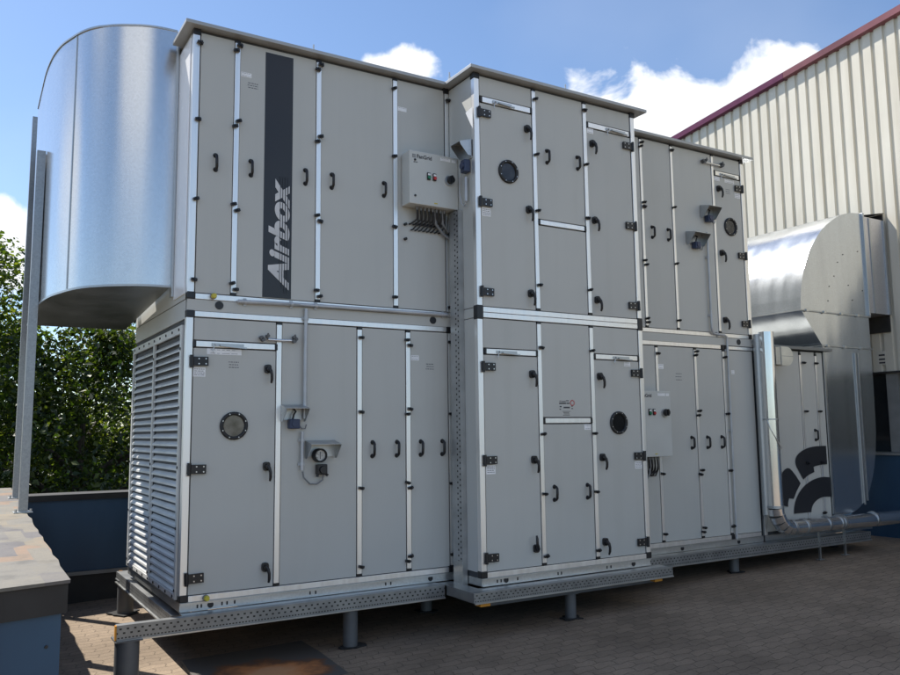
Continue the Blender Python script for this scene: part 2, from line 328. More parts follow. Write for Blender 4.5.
ORG = {}
def link(name, me, parent=None, loc=(0, 0, 0), rot=(0, 0, 0), bevel=0):
    o = bpy.data.objects.new(name, me); C.objects.link(o)
    if parent: o.parent = parent
    o.location = Vector(loc) - (ORG[parent.name] if parent else Vector()); o.rotation_euler = rot
    ORG[o.name] = Vector(loc)
    if bevel:
        b = o.modifiers.new('bevel', 'BEVEL'); b.width = bevel; b.segments = 2; b.limit_method = 'ANGLE'; b.angle_limit = R(50)
        if me: 
            b.harden_normals = False
    return o
def build(name, mb, mat, parent=None, bevel=0, label=None):
    xs = list(zip(*mb.v)); c = tuple((min(a)+max(a))/2 for a in xs)
    o = link(name, mb.mesh(name, mat, c), parent, c, bevel=bevel)
    if label: o['label'] = label
    return o
def tag(o, label=None, cat=None, group=None, kind=None):
    if label: o['label'] = label
    if cat: o['category'] = cat
    if group: o['group'] = group
    if kind: o['kind'] = kind
    return o
def thing(name, label, cat, loc, group=None):
    return tag(link(name, None, None, loc), label, cat, group)

# text as flat mesh, lying in the XZ plane facing -Y
def text_mesh(txt, size, depth=.001, shear=0.0, offset=0.0, spacing=1.0):
    cu = bpy.data.curves.new('t', 'FONT'); cu.body = txt; cu.size = size; cu.extrude = depth; cu.shear = shear; cu.offset = offset; cu.space_character = spacing
    ob = bpy.data.objects.new('t', cu); C.objects.link(ob)
    dg = bpy.context.evaluated_depsgraph_get(); me = bpy.data.meshes.new_from_object(ob.evaluated_get(dg))
    bpy.data.objects.remove(ob); bpy.data.curves.remove(cu)
    me.transform(Matrix.Rotation(R(90), 4, 'X')); return me

# ------------------------------------------------------------------ ground and terrace
def gz(x): return -.53 + .025*x
mb = MB(); xs_ = (-14, 9.9); mb.add([(-14, -30, gz(-14)), (9.95, -30, gz(9.95)), (9.95, 3.6, gz(9.95)), (-14, 3.6, gz(-14))], [(0, 1, 2, 3)])
tag(build('terrace_ground', mb, M['paver']), kind='structure')
mb = MB(); mb.add([(-900, -900, -4.6), (900, -900, -4.6), (900, 900, -4.6), (-900, 900, -4.6)], [(0, 1, 2, 3)])
tag(build('ground', mb, M['earth']), kind='structure')

# ------------------------------------------------------------------ parapets
def jag(p0, p1, n, amp):
    out = []
    for i in range(n+1):
        t = i/n; out.append((p0[0]+(p1[0]-p0[0])*t + (random.uniform(-amp, amp) if 0 < i < n else 0), p0[1]+(p1[1]-p0[1])*t))
    return out
t = thing('parapet', 'blue parapet with sunlit stone coping and open near end, carrying two steel posts', 'parapet', (-1.6, 0, -.56))
ed = jag((-1.045, -2.35), (-.86, 5.6), 34, .010)
build('coping', MB().prism(ed + [(-3.2, 5.6), (-3.2, -2.87)], 'z', .605, .62), M['coping'], t)
build('fascia', MB().prism([(-1.052, -2.335), (-.872, 5.59), (-3.19, 5.59), (-3.19, -2.85)], 'z', .47, .6035), M['bitumen'], t)
build('wall', MB().prism([(-1.075, -2.32), (-.895, 5.57), (-3.17, 5.57), (-3.17, -2.83)], 'z', -.62, .4685), M['blue'], t)
t = thing('parapet', 'low blue parapet with dark coping running across behind the louvred end', 'parapet', (1, 3.7, -.5))
build('coping', MB().box(-.82, 9.8, 3.40, 3.80, .575, .64), M['bitumen'], t)
build('wall', MB().box(-.82, 9.8, 3.44, 3.75, -.2, .574), M['blue'], t)
build('flashing', MB().box(-.82, 9.8, 3.40, 3.74, -.24, -.202), M['kerb'], t)
build('upstand', MB().box(-.82, 9.8, 3.43, 3.74, -.7, -.242), M['bitumen'], t)

PW = bpy.data.objects['parapet']
m = MB(); e0, e1 = Vector((-1.075, -2.32, 0)), Vector((-3.17, -2.83, 0)); dn = (e1-e0).normalized(); nn = Vector((dn.y, -dn.x, 0)); nn = nn if nn.y < 0 else -nn
for i in range(5):
    for z in (.33, .0, -.35):
        p = e0+dn*(.06+.42*i); p.z = z; build('screw', MB().cyl(p, p+nn*.004, .008, n=8), M['rubber'], PW)
def post(x, y, z1, label, lean=0.0):
    t = thing('steel_post', label, 'post', (x, y, .62), 'posts on the parapet')
    w, d, k = .036, .045, .006
    poly = [(x-w, y-d), (x+w, y-d), (x+w, y-d+k), (x-w+k, y-d+k), (x-w+k, y+d-k), (x+w, y+d-k), (x+w, y+d), (x-w, y+d)]
    m = MB().prism(poly, 'z', .622, z1); m.v = [(a+lean*(c_-.62), b, c_) for a, b, c_ in m.v]
    build('channel', m, M['post'], t)
    build('base_plate', MB().box(x-.075, x+.075, y-.08, y+.08, .621, .631), M['zinc'], t, bevel=.002)
    for a in (-.058, .058): build('bolt', MB().cyl((x+a, y-.06, .631), (x+a, y-.06, .655), .011, n=6), M['steel'], t)
post(-.988, 1.556, 3.87, 'shorter galvanised channel post on the sunlit coping, nearer to the duct hood', .004)
post(-.925, 3.5, 4.88, 'taller galvanised channel post behind the shorter one on the coping', .004)

# ------------------------------------------------------------------ shared small fittings (front faces -Y, local origin on the surface)
def me_clamp():
    m = MB(); m.box(-.024, .024, -.022, 0, -.011, .011); m.cyl((.006, -.02, 0), (.006, -.042, 0), .013, .010, 10); m.box(-.012, .012, -.03, -.02, -.016, .012)
    return m.mesh('clamp', M['black'])
def me_handle():
    m = MB(); m.tube([(0, 0, -.058), (0, -.03, -.057), (0, -.042, -.045), (0, -.044, 0), (0, -.042, .045), (0, -.03, .057), (0, 0, .058)], .0125, 8)
    m.cyl((0, 0, .06), (0, -.012, .06), .021, .017, 12); m.cyl((0, 0, -.06), (0, -.012, -.06), .021, .017, 12); return m.mesh('handle', M['black'])
def me_latch():
    m = MB(); poly = []
    for i in range(20):
        w = 2*math.pi*i/20; c, s_ = math.cos(w), math.sin(w)
        poly.append((.028*abs(c)**.6*(1 if c > 0 else -1), .036*abs(s_)**.6*(1 if s_ > 0 else -1)))
    m.prism(poly, 'y', 0, -.028, 0); m.cyl((0, -.028, 0), (0, -.05, 0), .021, .018, 14)
    m.tube([(0, -.04, .006), (.012, -.052, -.014), (.02, -.056, -.05), (.02, -.054, -.09), (.018, -.044, -.118)], [.014, .0145, .0125, .0125, .009], 8)
    return m.mesh('latch', M['black'])
def me_hinge():
    m = MB(); m.box(.012, .135, -.016, 0, -.036, .036); m.cyl((.004, -.014, -.05), (.004, -.014, .05), .015, n=10); m.box(-.012, .02, -.012, 0, -.034, .034)
    for x in (.06, .115):
        for z in (-.02, .02): m.cyl((x, -.016, z), (x, -.0185, z), .006, n=8, mi=1)
    return m.mesh('hinge', [M['black'], M['steel']])
def me_hinge_r():
    me = me_hinge().copy(); me.transform(Matrix.Scale(-1, 4, (1, 0, 0))); me.flip_normals(); return me
CL, HA, LA, HI = me_clamp(), me_handle(), me_latch(), me_hinge(); HR = me_hinge_r()

# ------------------------------------------------------------------ the air handling unit
PB = -.4572
def strip_v(t, y, x, z0, z1, w=.044, caps=True):
    build('frame_profile', MB().box(x-w/2, x+w/2, y-.007, y+.02, z0, z1), M['alu'], t, bevel=.002)
    if caps:
        for z, h in ((z0, 1), (z1, -1)):
            zz = sorted((z, z+h*.022)); build('profile_cap', MB().box(x-w/2-.001, x+w/2+.001, y-.010, y+.018, zz[0]-.001, zz[1]+.001), M['black'], t, bevel=.002)
def strip_h(t, y, x0, x1, z0, z1, caps=False):
    build('frame_profile', MB().box(x0, x1, y-.008, y+.02, z0, z1), M['alu'], t, bevel=.002)
    if caps:
        for a, b in ((x0-.012, x0+.012), (x1-.012, x1+.012)): build('profile_cap', MB().box(a, b, y-.012, y+.018, z0-.003, z1+.003), M['black'], t, bevel=.002)
def panel(t, y, x0, x1, z0, z1, name='panel', g=.006):
    return build(name, MB().box(x0+g, x1-g, y, y+.02, z0+g, z1-g), M['panel'], t, bevel=.003)
def put(name, me, parent, x, y, z, rot=(0, 0, 0)): return link(name, me, parent, (x, y, z), (rot[0], rot[1]+random.uniform(-.03, .03), rot[2]))
def sticker(par, y, x0, x1, z0, z1, lines=3, name='label_sticker'):
    m = MB(); m.box(x0, x1, y-.0015, y, z0, z1, 0); h = z1-z0; w = x1-x0
    for i in range(lines):
        zz = z1-h*(.2+.6*i/max(1, lines-1)); x = x0+w*.1
        while x < x1-w*.15:
            l = random.uniform(.08, .25)*w; m.box(x, min(x+l, x1-w*.08), y-.002, y-.0016, zz-h*.03, zz+h*.03, 1); x += l+w*.05
    return build(name, m, [M['white'], M['inkgrey']], par)
def print_lines(par, y, x0, x1, z0, z1, n=3):
    m = MB(); 
    for i in range(n):
        zz = z1-(z1-z0)*i/(n-1); x = x0+random.uniform(0, .01)
        while x < x1:
            l = random.uniform(.008, .025); m.box(x, min(x+l, x1), y-.001, y, zz-.0035, zz+.0035); x += l+.006
    return build('printed_notice', m, M['inkgrey'], par)
def porthole(par, y, x, z, glass, r=.113):
    w = build('porthole', MB().ring((x, z), r*.76, r, y-.016, y, 36), M['rubber'], par)
    m = MB(); n = 36; vs = [(x+r*.78*math.cos(2*math.pi*i/n), y-.004, z+r*.78*math.sin(2*math.pi*i/n)) for i in range(n)]
    vs += [(a, y+.0, b) for a, _, b in vs]; m.add(vs, [tuple(range(n)), tuple(range(2*n-1, n-1, -1))] + [(i, (i+1) % n, n+(i+1) % n, n+i) for i in range(n)])
    build('glass', m, glass, w)
    m = MB()
    for i in range(8):
        a = math.pi/8+i*math.pi/4; cx, cz = x+r*.88*math.cos(a), z+r*.88*math.sin(a); m.cyl((cx, y-.019, cz), (cx, y-.0225, cz), .005, n=8)
    build('screw', m, M['steel'], w)
def door(t, y, x0, x1, z0, z1, hinge_side, hz, lz, win=None, lat_x=None, flip=()):
    d = panel(t, y, x0, x1, z0, z1, 'door')
    hx = x0-.016 if hinge_side < 0 else x1+.016
    for z in hz: put('hinge', HI if hinge_side < 0 else HR, d, hx, y-.008, z)
    for i, z in enumerate(lz):
        lx = lat_x if lat_x is not None else (x1-.068 if hinge_side < 0 else x0+.062)
        put('latch', LA, d, lx, y, z, (0, 0 if i not in flip else R(180), 0))
    if win: porthole(d, y, win[0], win[1], win[2])
    return d
def corner(t, y, x, z, w=.058, h=.058, yo=.0): build('corner_cap', MB().box(x-.004, x+w, y-.012+yo, y+.05, z, z+h), M['black'], t, bevel=.006)
def clamps(t, y, pts):
    for x, z in pts: put('clamp', CL, t, x, y-.007, z, (0, random.uniform(-.35, .35), 0))
def stay(par, y, x0, x1, z, dx=.0):
    m = MB(); m.box(x0, x1, y-.018, y-.0085, z-.006, z+.02); m.obox(((x0+x1)/2+.04, y-.03, z-.006), (x1-x0)*.42, .008, .006, (0, R(4), 0)); m.cyl((x0+.03, y-.03, z+.008), (x0+.03, y-.0085, z+.008), .008, n=8)
    build('door_stay', m, M['hoodm'], par)
    build('chain', MB().tube([(x0+.02, y-.02, z-.005), (x0+.006, y-.022, z-.04), (x0+.012, y-.022, z-.06)], .004, 6), M['steel'], par)

Z0, Z1, Z2 = .045, 2.21, 2.402       # panel levels: bottom strip top, mid strips
ZT = 4.62
# ---- left section
A = thing('air_handling_section', 'left section of the grey unit, with the vertical lettering band and the louvred end wall', 'air handler', (1.2, 1, -.11))
XA = 2.459
build('casing', MB().box(.9, XA-.006, 2.121, 3.28, 0, 2.529).box(.012, XA-.004, .014, 2.12, 0, 2.3).box(.012, XA-.004, .014, 3.0, 2.53, ZT-.002).box(.013, XA-.005, .014, 2.12, 2.3, 2.53), M['casing'], A)  # rear lower block is unseen, added to keep light from under the unit
# left end wall upper
build('end_panel', MB().box(-.001, .012, .055, 2.12, 2.36, 4.6), M['panel'], A, bevel=.003)
build('end_panel', MB().box(-.012, -.001, .06, .44, 2.40, 4.56), M['whitem'], A, bevel=.003)  # white tone stands for sky reflected in this galvanised strip
build('end_panel', MB().box(-.001, .012, .055, 2.12, 2.20, 2.352), M['panel'], A, bevel=.003)
build('frame_profile', MB().box(-.004, .051, -.007, .05, 2.36, 4.58), M['alu'], A, bevel=.003)
build('frame_profile', MB().box(-.004, .051, -.007, .05, .04, 2.205), M['alu'], A, bevel=.003)
corner(A, 0, 0, 4.565); corner(A, 0, 0, 2.355); corner(A, 0, 0, 2.205); corner(A, 0, 0, -.002)
# front horizontals
strip_h(A, 0, .062, XA-.05, 2.213, 2.257); strip_h(A, 0, .062, XA-.01, 2.356, 2.40); strip_h(A, 0, .062, XA-.06, 0, .045)
build('panel', MB().box(0, XA-.003, -.004, .01, 2.26, 2.353), M['panel'], A, bevel=.002)
corner(A, 0, XA-.058, 2.205); corner(A, 0, XA-.058, -.002, .055); corner(A, 0, XA-.058, 4.565, .055)
build('grommet', MB().cyl((.254, -.004, 2.315), (.254, -.009, 2.315), .034, n=20), M['black'], A)
build('grommet', MB().cyl((2.256, -.004, 2.315), (2.256, -.009, 2.315), .034, n=20), M['black'], A)
for x, z in ((.201, 2.384), (.195, .02)): build('plug', MB().cyl((x, -.008, z), (x, -.035, z), .025, n=14, mi=1).cyl((x, -.035, z), (x, -.062, z), .023, .018, 14), [M['yellow'], M['cable']], A)
SU = [.368, 1.103, 1.868]
for x in SU: strip_v(A, 0, x, 2.405, 4.60)
strip_v(A, 0, XA-.026, 2.405, 4.60, .04, False)
cols = [.055, .368, 1.103, 1.868, XA-.03]
pa = [panel(A, 0, cols[i]+(.02 if i else 0), cols[i+1]-.02, Z2, 4.60) for i in range(4)]
for i, x in ((0, .2), (1, .497), (1, .982), (2, 1.231), (2, 1.748)): put('handle', HA, pa[i], x, 0, 3.503)
sticker(pa[1], 0, .40, .49, 4.295, 4.335, 2); print_lines(pa[1], 0, .456, .548, 4.21, 4.25); sticker(pa[3], 0, 1.896, 1.99, 4.292, 4.332, 1)
bandp = build('banner', MB().box(.612, .862, -.0025, -.0005, 2.412, 4.56), M['band'], A, label='tall anthracite band with silver lettering')
# lettering: reads upward
me = text_mesh('Airbox', .262, .0012, .30, .0125, 1.06)
xs = [v.co.x for v in me.vertices]; zs = [v.co.z for v in me.vertices]
Lx0, Lx1, Lz0, Lz1 = min(xs), max(xs), min(zs), max(zs)
LEN, HGT = .96, .186
for v in me.vertices:
    a = (v.co.x-Lx0)/(Lx1-Lx0)*LEN; b = (v.co.z-Lz0)/(Lz1-Lz0)*HGT
    v.co.x, v.co.z = -b, a
me.update(); me.materials.append(M['letter'])
link('lettering', me, bandp, (.842, -.0045, 2.485))
m = MB()
for x, w, z0_, z1_ in ((.824, .0038, 2.46, 3.47), (.801, .0034, 2.46, 3.47), (.778, .003, 2.5, 3.47), (.757, .0024, 2.55, 3.47)): m.box(x-w, x+w, -.0078, -.0068, z0_, z1_)
build('lettering_stripe', m, M['band'], bandp)
clamps(A, 0, [(.05, 4.5), (.047, 3.841), (.047, 3.173), (.046, 2.509)] + [(x+dx, z+dz) for x in SU[:2] for z in (4.53, 3.865, 3.145, 2.48) for dx, dz in ((.015, .025 if z > 3.5 else -.025), (-.014, -.025 if z > 3.5 else .025))] + [(1.852, z) for z in (4.494, 3.834, 3.16, 2.504)] + [(2.44, z) for z in (4.494, 3.834, 3.16, 2.45)])
# lower front
SL = [.763, 1.503, 1.99]
for x in SL: strip_v(A, 0, x, .05, 2.208)
strip_v(A, 0, XA-.022, .06, 2.2, .03, False)
strip_h(A, 0, .066, .736, 1.972, 2.018, True); panel(A, 0, .055, .742, 2.022, Z1)
d = door(A, 0, .055, .742, Z0, 1.968, -1, (1.853, 1.007, .173), (1.81, 1.012, .208), (.392, 1.343, M['glass']), .665)
sticker(d, 0, .165, .445, 1.915, 1.962, 2); sticker(d, 0, .06, .157, 1.733, 1.808, 4); print_lines(d, 0, .336, .425, 1.815, 1.858)
stay(d, 0, .2, .46, 1.985)
p1 = panel(A, 0, .785, 1.481, Z0, Z1); p2 = panel(A, 0, 1.525, 1.968, Z0, Z1); p3 = panel(A, 0, 2.012, XA-.04, Z0, Z1)
for p_, x in ((p2, 1.63), (p2, 1.872), (p3, 2.117), (p3, 2.345)): put('handle', HA, p_, x, 0, 1.13)
sticker(p3, 0, 2.022, 2.105, 1.93, 1.978, 2); print_lines(p3, 0, 2.175, 2.262, 1.856, 1.902)
clamps(A, 0, [(1.516, z) for z in (2.115, 1.457, .798, .132)] + [(1.976, 2.116), (2.006, 2.067), (2.004, 1.485), (1.977, 1.44), (1.973, .826), (2.001, .78), (1.998, .181), (1.971, .139)] + [(2.44, z) for z in (2.114, 1.44, .8, .16)])
build('base_channel', MB().box(.0, XA-.004, .0, 2.14, -.071, -.003).box(.004, XA-.006, -.01, 0, -.022, -.006).box(.004, XA-.006, -.012, 0, -.070, -.062), M['zinc'], A)
for x in (.236, 2.207): build('lifting_hole', MB().cyl((x, -.0, -.037), (x, -.004, -.037), .024, n=18), M['black'], A)
for x in (.13, .16, .32, .36, .42, 1.05, 1.1, 1.75, 1.8): build('slot', MB().box(x, x+.012, -.003, 0, -.052, -.026), M['black'], A)
# louvred end wall
build('louvre_frame', MB().box(-.02, .0, .075, .125, .012, 2.15).box(-.02, 0, 1.10, 1.15, .05, 2.10).box(-.02, 0, 2.075, 2.125, .012, 2.15).box(-.0195, 0, .125, 2.075, 2.085, 2.15).box(-.0195, 0, .125, 2.075, .012, .05), M['louvre'], A)
for y0, y1 in ((.127, 1.098), (1.152, 2.073)):
    m = MB()
    for i in range(32):
        z = .062+i*.0632
        m.add([(-.012, y0, z), (-.012, y1, z), (.05, y0, z+.062), (.05, y1, z+.062), (-.010, y0, z-.002), (-.010, y1, z-.002), (.052, y0, z+.06), (.052, y1, z+.06), (-.014, y0, z-.016), (-.014, y1, z-.016)],
              [(0, 2, 3, 1), (4, 5, 7, 6), (0, 1, 9, 8), (8, 9, 5, 4)])
    build('louvre_blades', m, M['louvre'], A)
m = MB()
for y in (.1, 1.125, 2.1):
    for z in (.08, .55, 1.02, 1.49, 1.96): m.cyl((-.02, y, z), (-.026, y, z), .012, n=8)
for k in range(9): m.cyl((-.0195, .16+k*.235, 2.12), (-.026, .16+k*.235, 2.12), .011, n=8); m.cyl((-.0195, .16+k*.235, .03), (-.026, .16+k*.235, .03), .011, n=8)
build('louvre_screw', m, M['black'], A)

def roof(t, x0, x1, y0, y1):
    r = build('roof', MB().box(x0, x1, y0, y1, ZT, ZT+.031), M['roofm'], t, bevel=.003)
    return r
ra = roof(A, -.083, 2.374, -.083, .40); build('roof', MB().box(-.012, 2.374, .403, 2.9, ZT, ZT+.031), M['roofm'], A)
def airclip(r, x, y):
    build('wire_clip', MB().box(x-.012, x+.012, y-.01, y+.01, ZT+.031, ZT+.07).cyl((x, y, ZT+.07), (x, y, ZT+.115), .008, n=8), M['zinc'], r)
airclip(ra, 1.05, .0)

# ---- middle section
B = thing('air_handling_section', 'middle section of the grey unit, standing forward with doors at both edges', 'air handler', (3.45, 0, -.11))
XB0, XB1 = XA, 4.479; y = PB
build('casing', MB().box(XB0+.012, XB1-.012, y+.014, 3.3, 0, ZT-.002), M['casing'], B)  # rear depth out of view, added to close off light under the unit
for z0, z1 in ((.045, 2.30), (2.306, 2.395), (2.401, 4.6)): build('end_panel', MB().box(XB0, XB0+.012, y+.05, 0.02, z0, z1), M['panel'], B, bevel=.002)
for z0, z1 in ((.045, 2.30), (2.306, 2.395), (2.401, 4.6)): build('end_panel', MB().box(XB1-.012, XB1, y+.05, 0.02, z0, z1), M['panel'], B, bevel=.002)
for x in (XB0, XB1):
    s_ = 1 if x == XB0 else -1; a, b = sorted((x-.003*s_, x+.052*s_))
    build('frame_profile', MB().box(a, b, y-.007, y+.048, 2.40, 4.58), M['alu'], B, bevel=.003); build('frame_profile', MB().box(a, b, y-.007, y+.048, .05, 2.30), M['alu'], B, bevel=.003)
    a, b = sorted((x-.01*s_, x+.058*s_))
    for z0, z1 in ((4.56, 4.618), (2.285, 2.415), (-.002, .06)): build('corner_cap', MB().box(a, b, y-.014, y+.055, z0, z1), M['black'], B, bevel=.008)
strip_h(B, y, XB0+.06, XB1-.06, 2.303, 2.349); strip_h(B, y, XB0+.06, XB1-.06, 2.353, 2.40); strip_h(B, y, XB0+.06, XB1-.06, 0, .045)
S1, S2 = 3.15, 3.795
xl, xr = XB0+.055, XB1-.055
for x in (S1, S2): strip_v(B, y, x, 2.405, 4.60); strip_v(B, y, x, .05, 2.30)
a1, b1, a2, b2 = S1-.022, S1+.022, S2-.022, S2+.022
# upper
strip_h(B, y, xl+.02, a1-.012, 4.344, 4.395, True); panel(B, y, xl, a1, 4.40, 4.60)
d = door(B, y, xl, a1, Z2, 4.34, -1, (4.235, 3.377, 2.54), (4.175, 3.375, 2.563), (2.832, 3.713, M['glass3']), 3.058)
sticker(d, y, xl+.012, xl+.11, 3.25, 3.33, 4); stay(B, y, 2.663, 2.88, 4.36)
pm = panel(B, y, b1, a2, 3.30, 4.60); pm2 = panel(B, y, b1, a2, Z2, 3.245); strip_h(B, y, b1+.012, a2-.012, 3.25, 3.295, True)
for x in (3.301, 3.687): put('handle', HA, pm, x, y, 3.94)
strip_h(B, y, b2+.012, xr-.012, 4.344, 4.395, True); panel(B, y, b2, xr, 4.40, 4.60)
d = door(B, y, b2, xr, Z2, 4.34, 1, (4.235, 3.377, 2.54), (4.175, 3.375, 2.563), None, 3.882); sticker(d, y, b2+.012, b2+.095, 4.285, 4.335, 2); stay(B, y, 4.08, 4.34, 4.36)
# lower
strip_h(B, y, xl+.02, a1-.012, 1.972, 2.018, True); panel(B, y, xl, a1, 2.022, 2.30)
d = door(B, y, xl, a1, Z0, 1.968, -1, (1.853, 1.017, .17), (1.80, 1.01, .21), None, 3.052, (2,)); sticker(d, y, xl+.012, xl+.112, .895, .975, 4); stay(d, y, 2.656, 2.88, 1.985)
pm = panel(B, y, b1, a2, 1.395, 2.30); pm2 = panel(B, y, b1, a2, Z0, 1.34); strip_h(B, y, b1+.012, a2-.012, 1.345, 1.39, True)
for x in (3.287, 3.688): put('handle', HA, pm2, x, y, .693)
sticker(pm2, y, 3.675, 3.755, 1.278, 1.33, 2)
m = MB(); yy = y-.0015
for i, (x0, x1, z, h) in enumerate(((3.375, 3.40, 1.553, .006), (3.405, 3.45, 1.55, .006), (3.455, 3.49, 1.556, .008), (3.372, 3.455, 1.532, .013), (3.462, 3.50, 1.532, .011), (3.378, 3.40, 1.50, .011), (3.375, 3.392, 1.475, .008), (3.425, 3.50, 1.492, .014), (3.52, 3.54, 1.505, .008), (3.52, 3.54, 1.482, .008),
      (3.41, 3.505, 1.455, .004), (3.42, 3.49, 1.443, .004), (3.425, 3.495, 1.431, .004), (3.415, 3.5, 1.419, .004))): m.box(x0, x1, yy, y, z-h/2, z+h/2, 0)
n = 20
for i in range(10):
    a = 2*math.pi*i/10; m.obox((3.533+.024*math.cos(a), y-.001, 1.536+.024*math.sin(a)), .006, .0006, .0048, (0, -a, 0), 1)
build('maker_plate', m, [M['ink'], M['red']], pm)
strip_h(B, y, b2+.012, xr-.012, 1.972, 2.018, True); panel(B, y, b2, xr, 2.022, 2.30)
d = door(B, y, b2, xr, Z0, 1.968, 1, (1.845, 1.01, .163), (1.80, 1.01, .205), (4.116, 1.344, M['glass2']), 3.882)
sticker(d, y, xr-.105, xr-.012, .885, .957, 4); sticker(d, y, 4.22, 4.305, 1.91, 1.955, 2); stay(d, y, 4.07, 4.28, 1.985)
clamps(B, y, [(3.165, z) for z in (4.497, 3.937, 3.378, 2.652, 2.052, 1.245, .694, .134)] + [(3.79, z) for z in (4.508, 3.939, 3.383, 2.657, 2.051, 1.243, .685, .134)])
build('base_channel', MB().box(XB0+.004, XB1, y+.002, 3.3, -.071, -.003).box(XB0+.006, XB1-.002, y-.008, y+.002, -.022, -.006).box(XB0+.006, XB1-.002, y-.01, y+.002, -.070, -.062), M['zinc'], B)
for x in (2.72, 4.25): build('lifting_hole', MB().cyl((x, y+.002, -.037), (x, y-.003, -.037), .024, n=18), M['black'], B)
for x in (2.62, 2.66, 2.84, 3.3, 3.34, 3.9, 3.95): build('slot', MB().box(x, x+.012, y-.001, y+.002, -.052, -.026), M['black'], B)
rb = roof(B, 2.376, 4.598, -.541, 3.36); airclip(rb, 2.40, -.12); airclip(rb, 3.56, -.46)
build('paper_flap', MB().add([(XB0-.008, -.44, 4.285), (XB0-.03, -.355, 4.25), (XB0-.014, -.45, 4.06), (XB0-.006, -.44, 4.285), (XB0-.028, -.355, 4.25), (XB0-.012, -.45, 4.062)], [(0, 1, 2), (3, 5, 4), (0, 3, 4, 1), (1, 4, 5, 2), (2, 5, 3, 0)]), M['white'], B)

# ---- right section
Cn = thing('air_handling_section', 'right section of the grey unit, with the narrow porthole door beside the curved duct', 'air handler', (5.6, 1, -.11))
XC0, XC1 = 4.483, 6.77; y = 0
build('casing', MB().box(XC0+.012, XC1-.012, .014, 3.3, 0, ZT-.002), M['casing'], Cn)  # deepened out of view to block light below and shade the low end
build('end_panel', MB().box(XC1-.012, XC1, .05, 3.3, .01, 4.6), M['panel'], Cn)
build('frame_profile', MB().box(XC1-.052, XC1+.004, -.007, .05, 2.40, 4.58), M['alu'], Cn, bevel=.003)
build('frame_profile', MB().box(XC1+.02, XC1+.05, .02, .06, 2.42, 4.56), M['alu'], Cn, bevel=.003)
for z in (4.565, 2.355): corner(Cn, 0, XC1-.054, z)
strip_h(Cn, 0, XC0, XC1-.06, 2.356, 2.40); strip_h(Cn, 0, XC0, 6.20, 2.213, 2.257); strip_h(Cn, 0, 6.31, XC1, 2.213, 2.25); strip_h(Cn, 0, XC0, XC1-.02, 0, .045); corner(Cn, 0, 6.225, 2.205); corner(Cn, 0, 6.225, -.002)
build('panel', MB().box(XC0, XC1, -.004, .01, 2.26, 2.353), M['panel'], Cn, bevel=.002)
build('grommet', MB().cyl((6.525, -.004, 2.31), (6.525, -.009, 2.31), .034, n=20), M['black'], Cn)
SC = [5.02, 5.512, 6.212]
for x in SC: strip_v(Cn, 0, x, 2.405, 4.60, .036)
q = [panel(Cn, 0, a, b, Z2, 4.60) for a, b in ((XC0, SC[0]-.018), (SC[0]+.018, SC[1]-.018), (SC[1]+.018, SC[2]-.018))]
for x in (5.156, 5.41): put('handle', HA, q[1], x, 0, 3.506)
strip_h(Cn, 0, 6.245, 6.70, 4.352, 4.405, True); panel(Cn, 0, 6.23, 6.716, 4.41, 4.6)
d = door(Cn, 0, 6.23, 6.716, Z2, 4.348, 1, (4.235, 3.385, 2.54), (4.185, 3.385, 2.565), (6.49, 3.73, M['glass3']), 6.30)
sticker(d, 0, 6.245, 6.34, 4.285, 4.335, 2); sticker(d, 0, 6.43, 6.60, 4.285, 4.335, 2); sticker(d, 0, 6.60, 6.70, 4.115, 4.18, 3); print_lines(d, 0, 6.44, 6.52, 4.15, 4.20); stay(d, 0, 6.34, 6.6, 4.365)
clamps(Cn, 0, [(5.033, 3.836), (5.035, 3.786), (5.01, 3.163), (5.031, 3.116), (5.013, 2.505), (5.022, 2.462), (5.03, 4.54), (5.012, 4.49), (5.513, 3.842), (5.511, 3.174), (5.509, 2.512), (5.512, 4.53)])
SD = [5.143, 5.761, 6.243]
for x in SD: strip_v(Cn, 0, x, .05, 2.208, .036)
q = [panel(Cn, 0, a, b, Z0, Z1) for a, b in ((XC0, SD[0]-.018), (SD[0]+.018, SD[1]-.018), (SD[1]+.018, SD[2]-.018), (SD[2]+.018, XC1))]
put('handle', HA, q[1], 5.644, 0, 1.119); put('handle', HA, q[2], 5.902, 0, 1.119); put('handle', HA, q[2], 6.144, 0, 1.119)
sticker(q[1], 0, 5.166, 5.247, 1.948, 2.0, 2); print_lines(q[1], 0, 5.43, 5.53, 1.83, 1.90); sticker(q[3], 0, 6.37, 6.425, 1.918, 1.966, 2)
clamps(Cn, 0, [(5.152, z) for z in (2.118, 1.45, .788, .14)] + [(5.753, 2.121), (5.772, 2.166), (5.756, 1.43), (5.776, 1.481), (5.748, .761), (5.776, .808), (5.75, .12), (5.77, .165)] + [(6.25, z) for z in (2.116, 1.447, .787, .15)])
build('base_channel', MB().box(XC0, XC1+.02, .0, 3.3, -.071, -.003).box(XC0, XC1, -.01, 0, -.022, -.006), M['zinc'], Cn)
for x in (5.42, 6.35): build('lifting_hole', MB().cyl((x, 0, -.037), (x, -.004, -.037), .024, n=18), M['black'], Cn)
roof(Cn, 4.6, 6.885, -.083, 3.36)

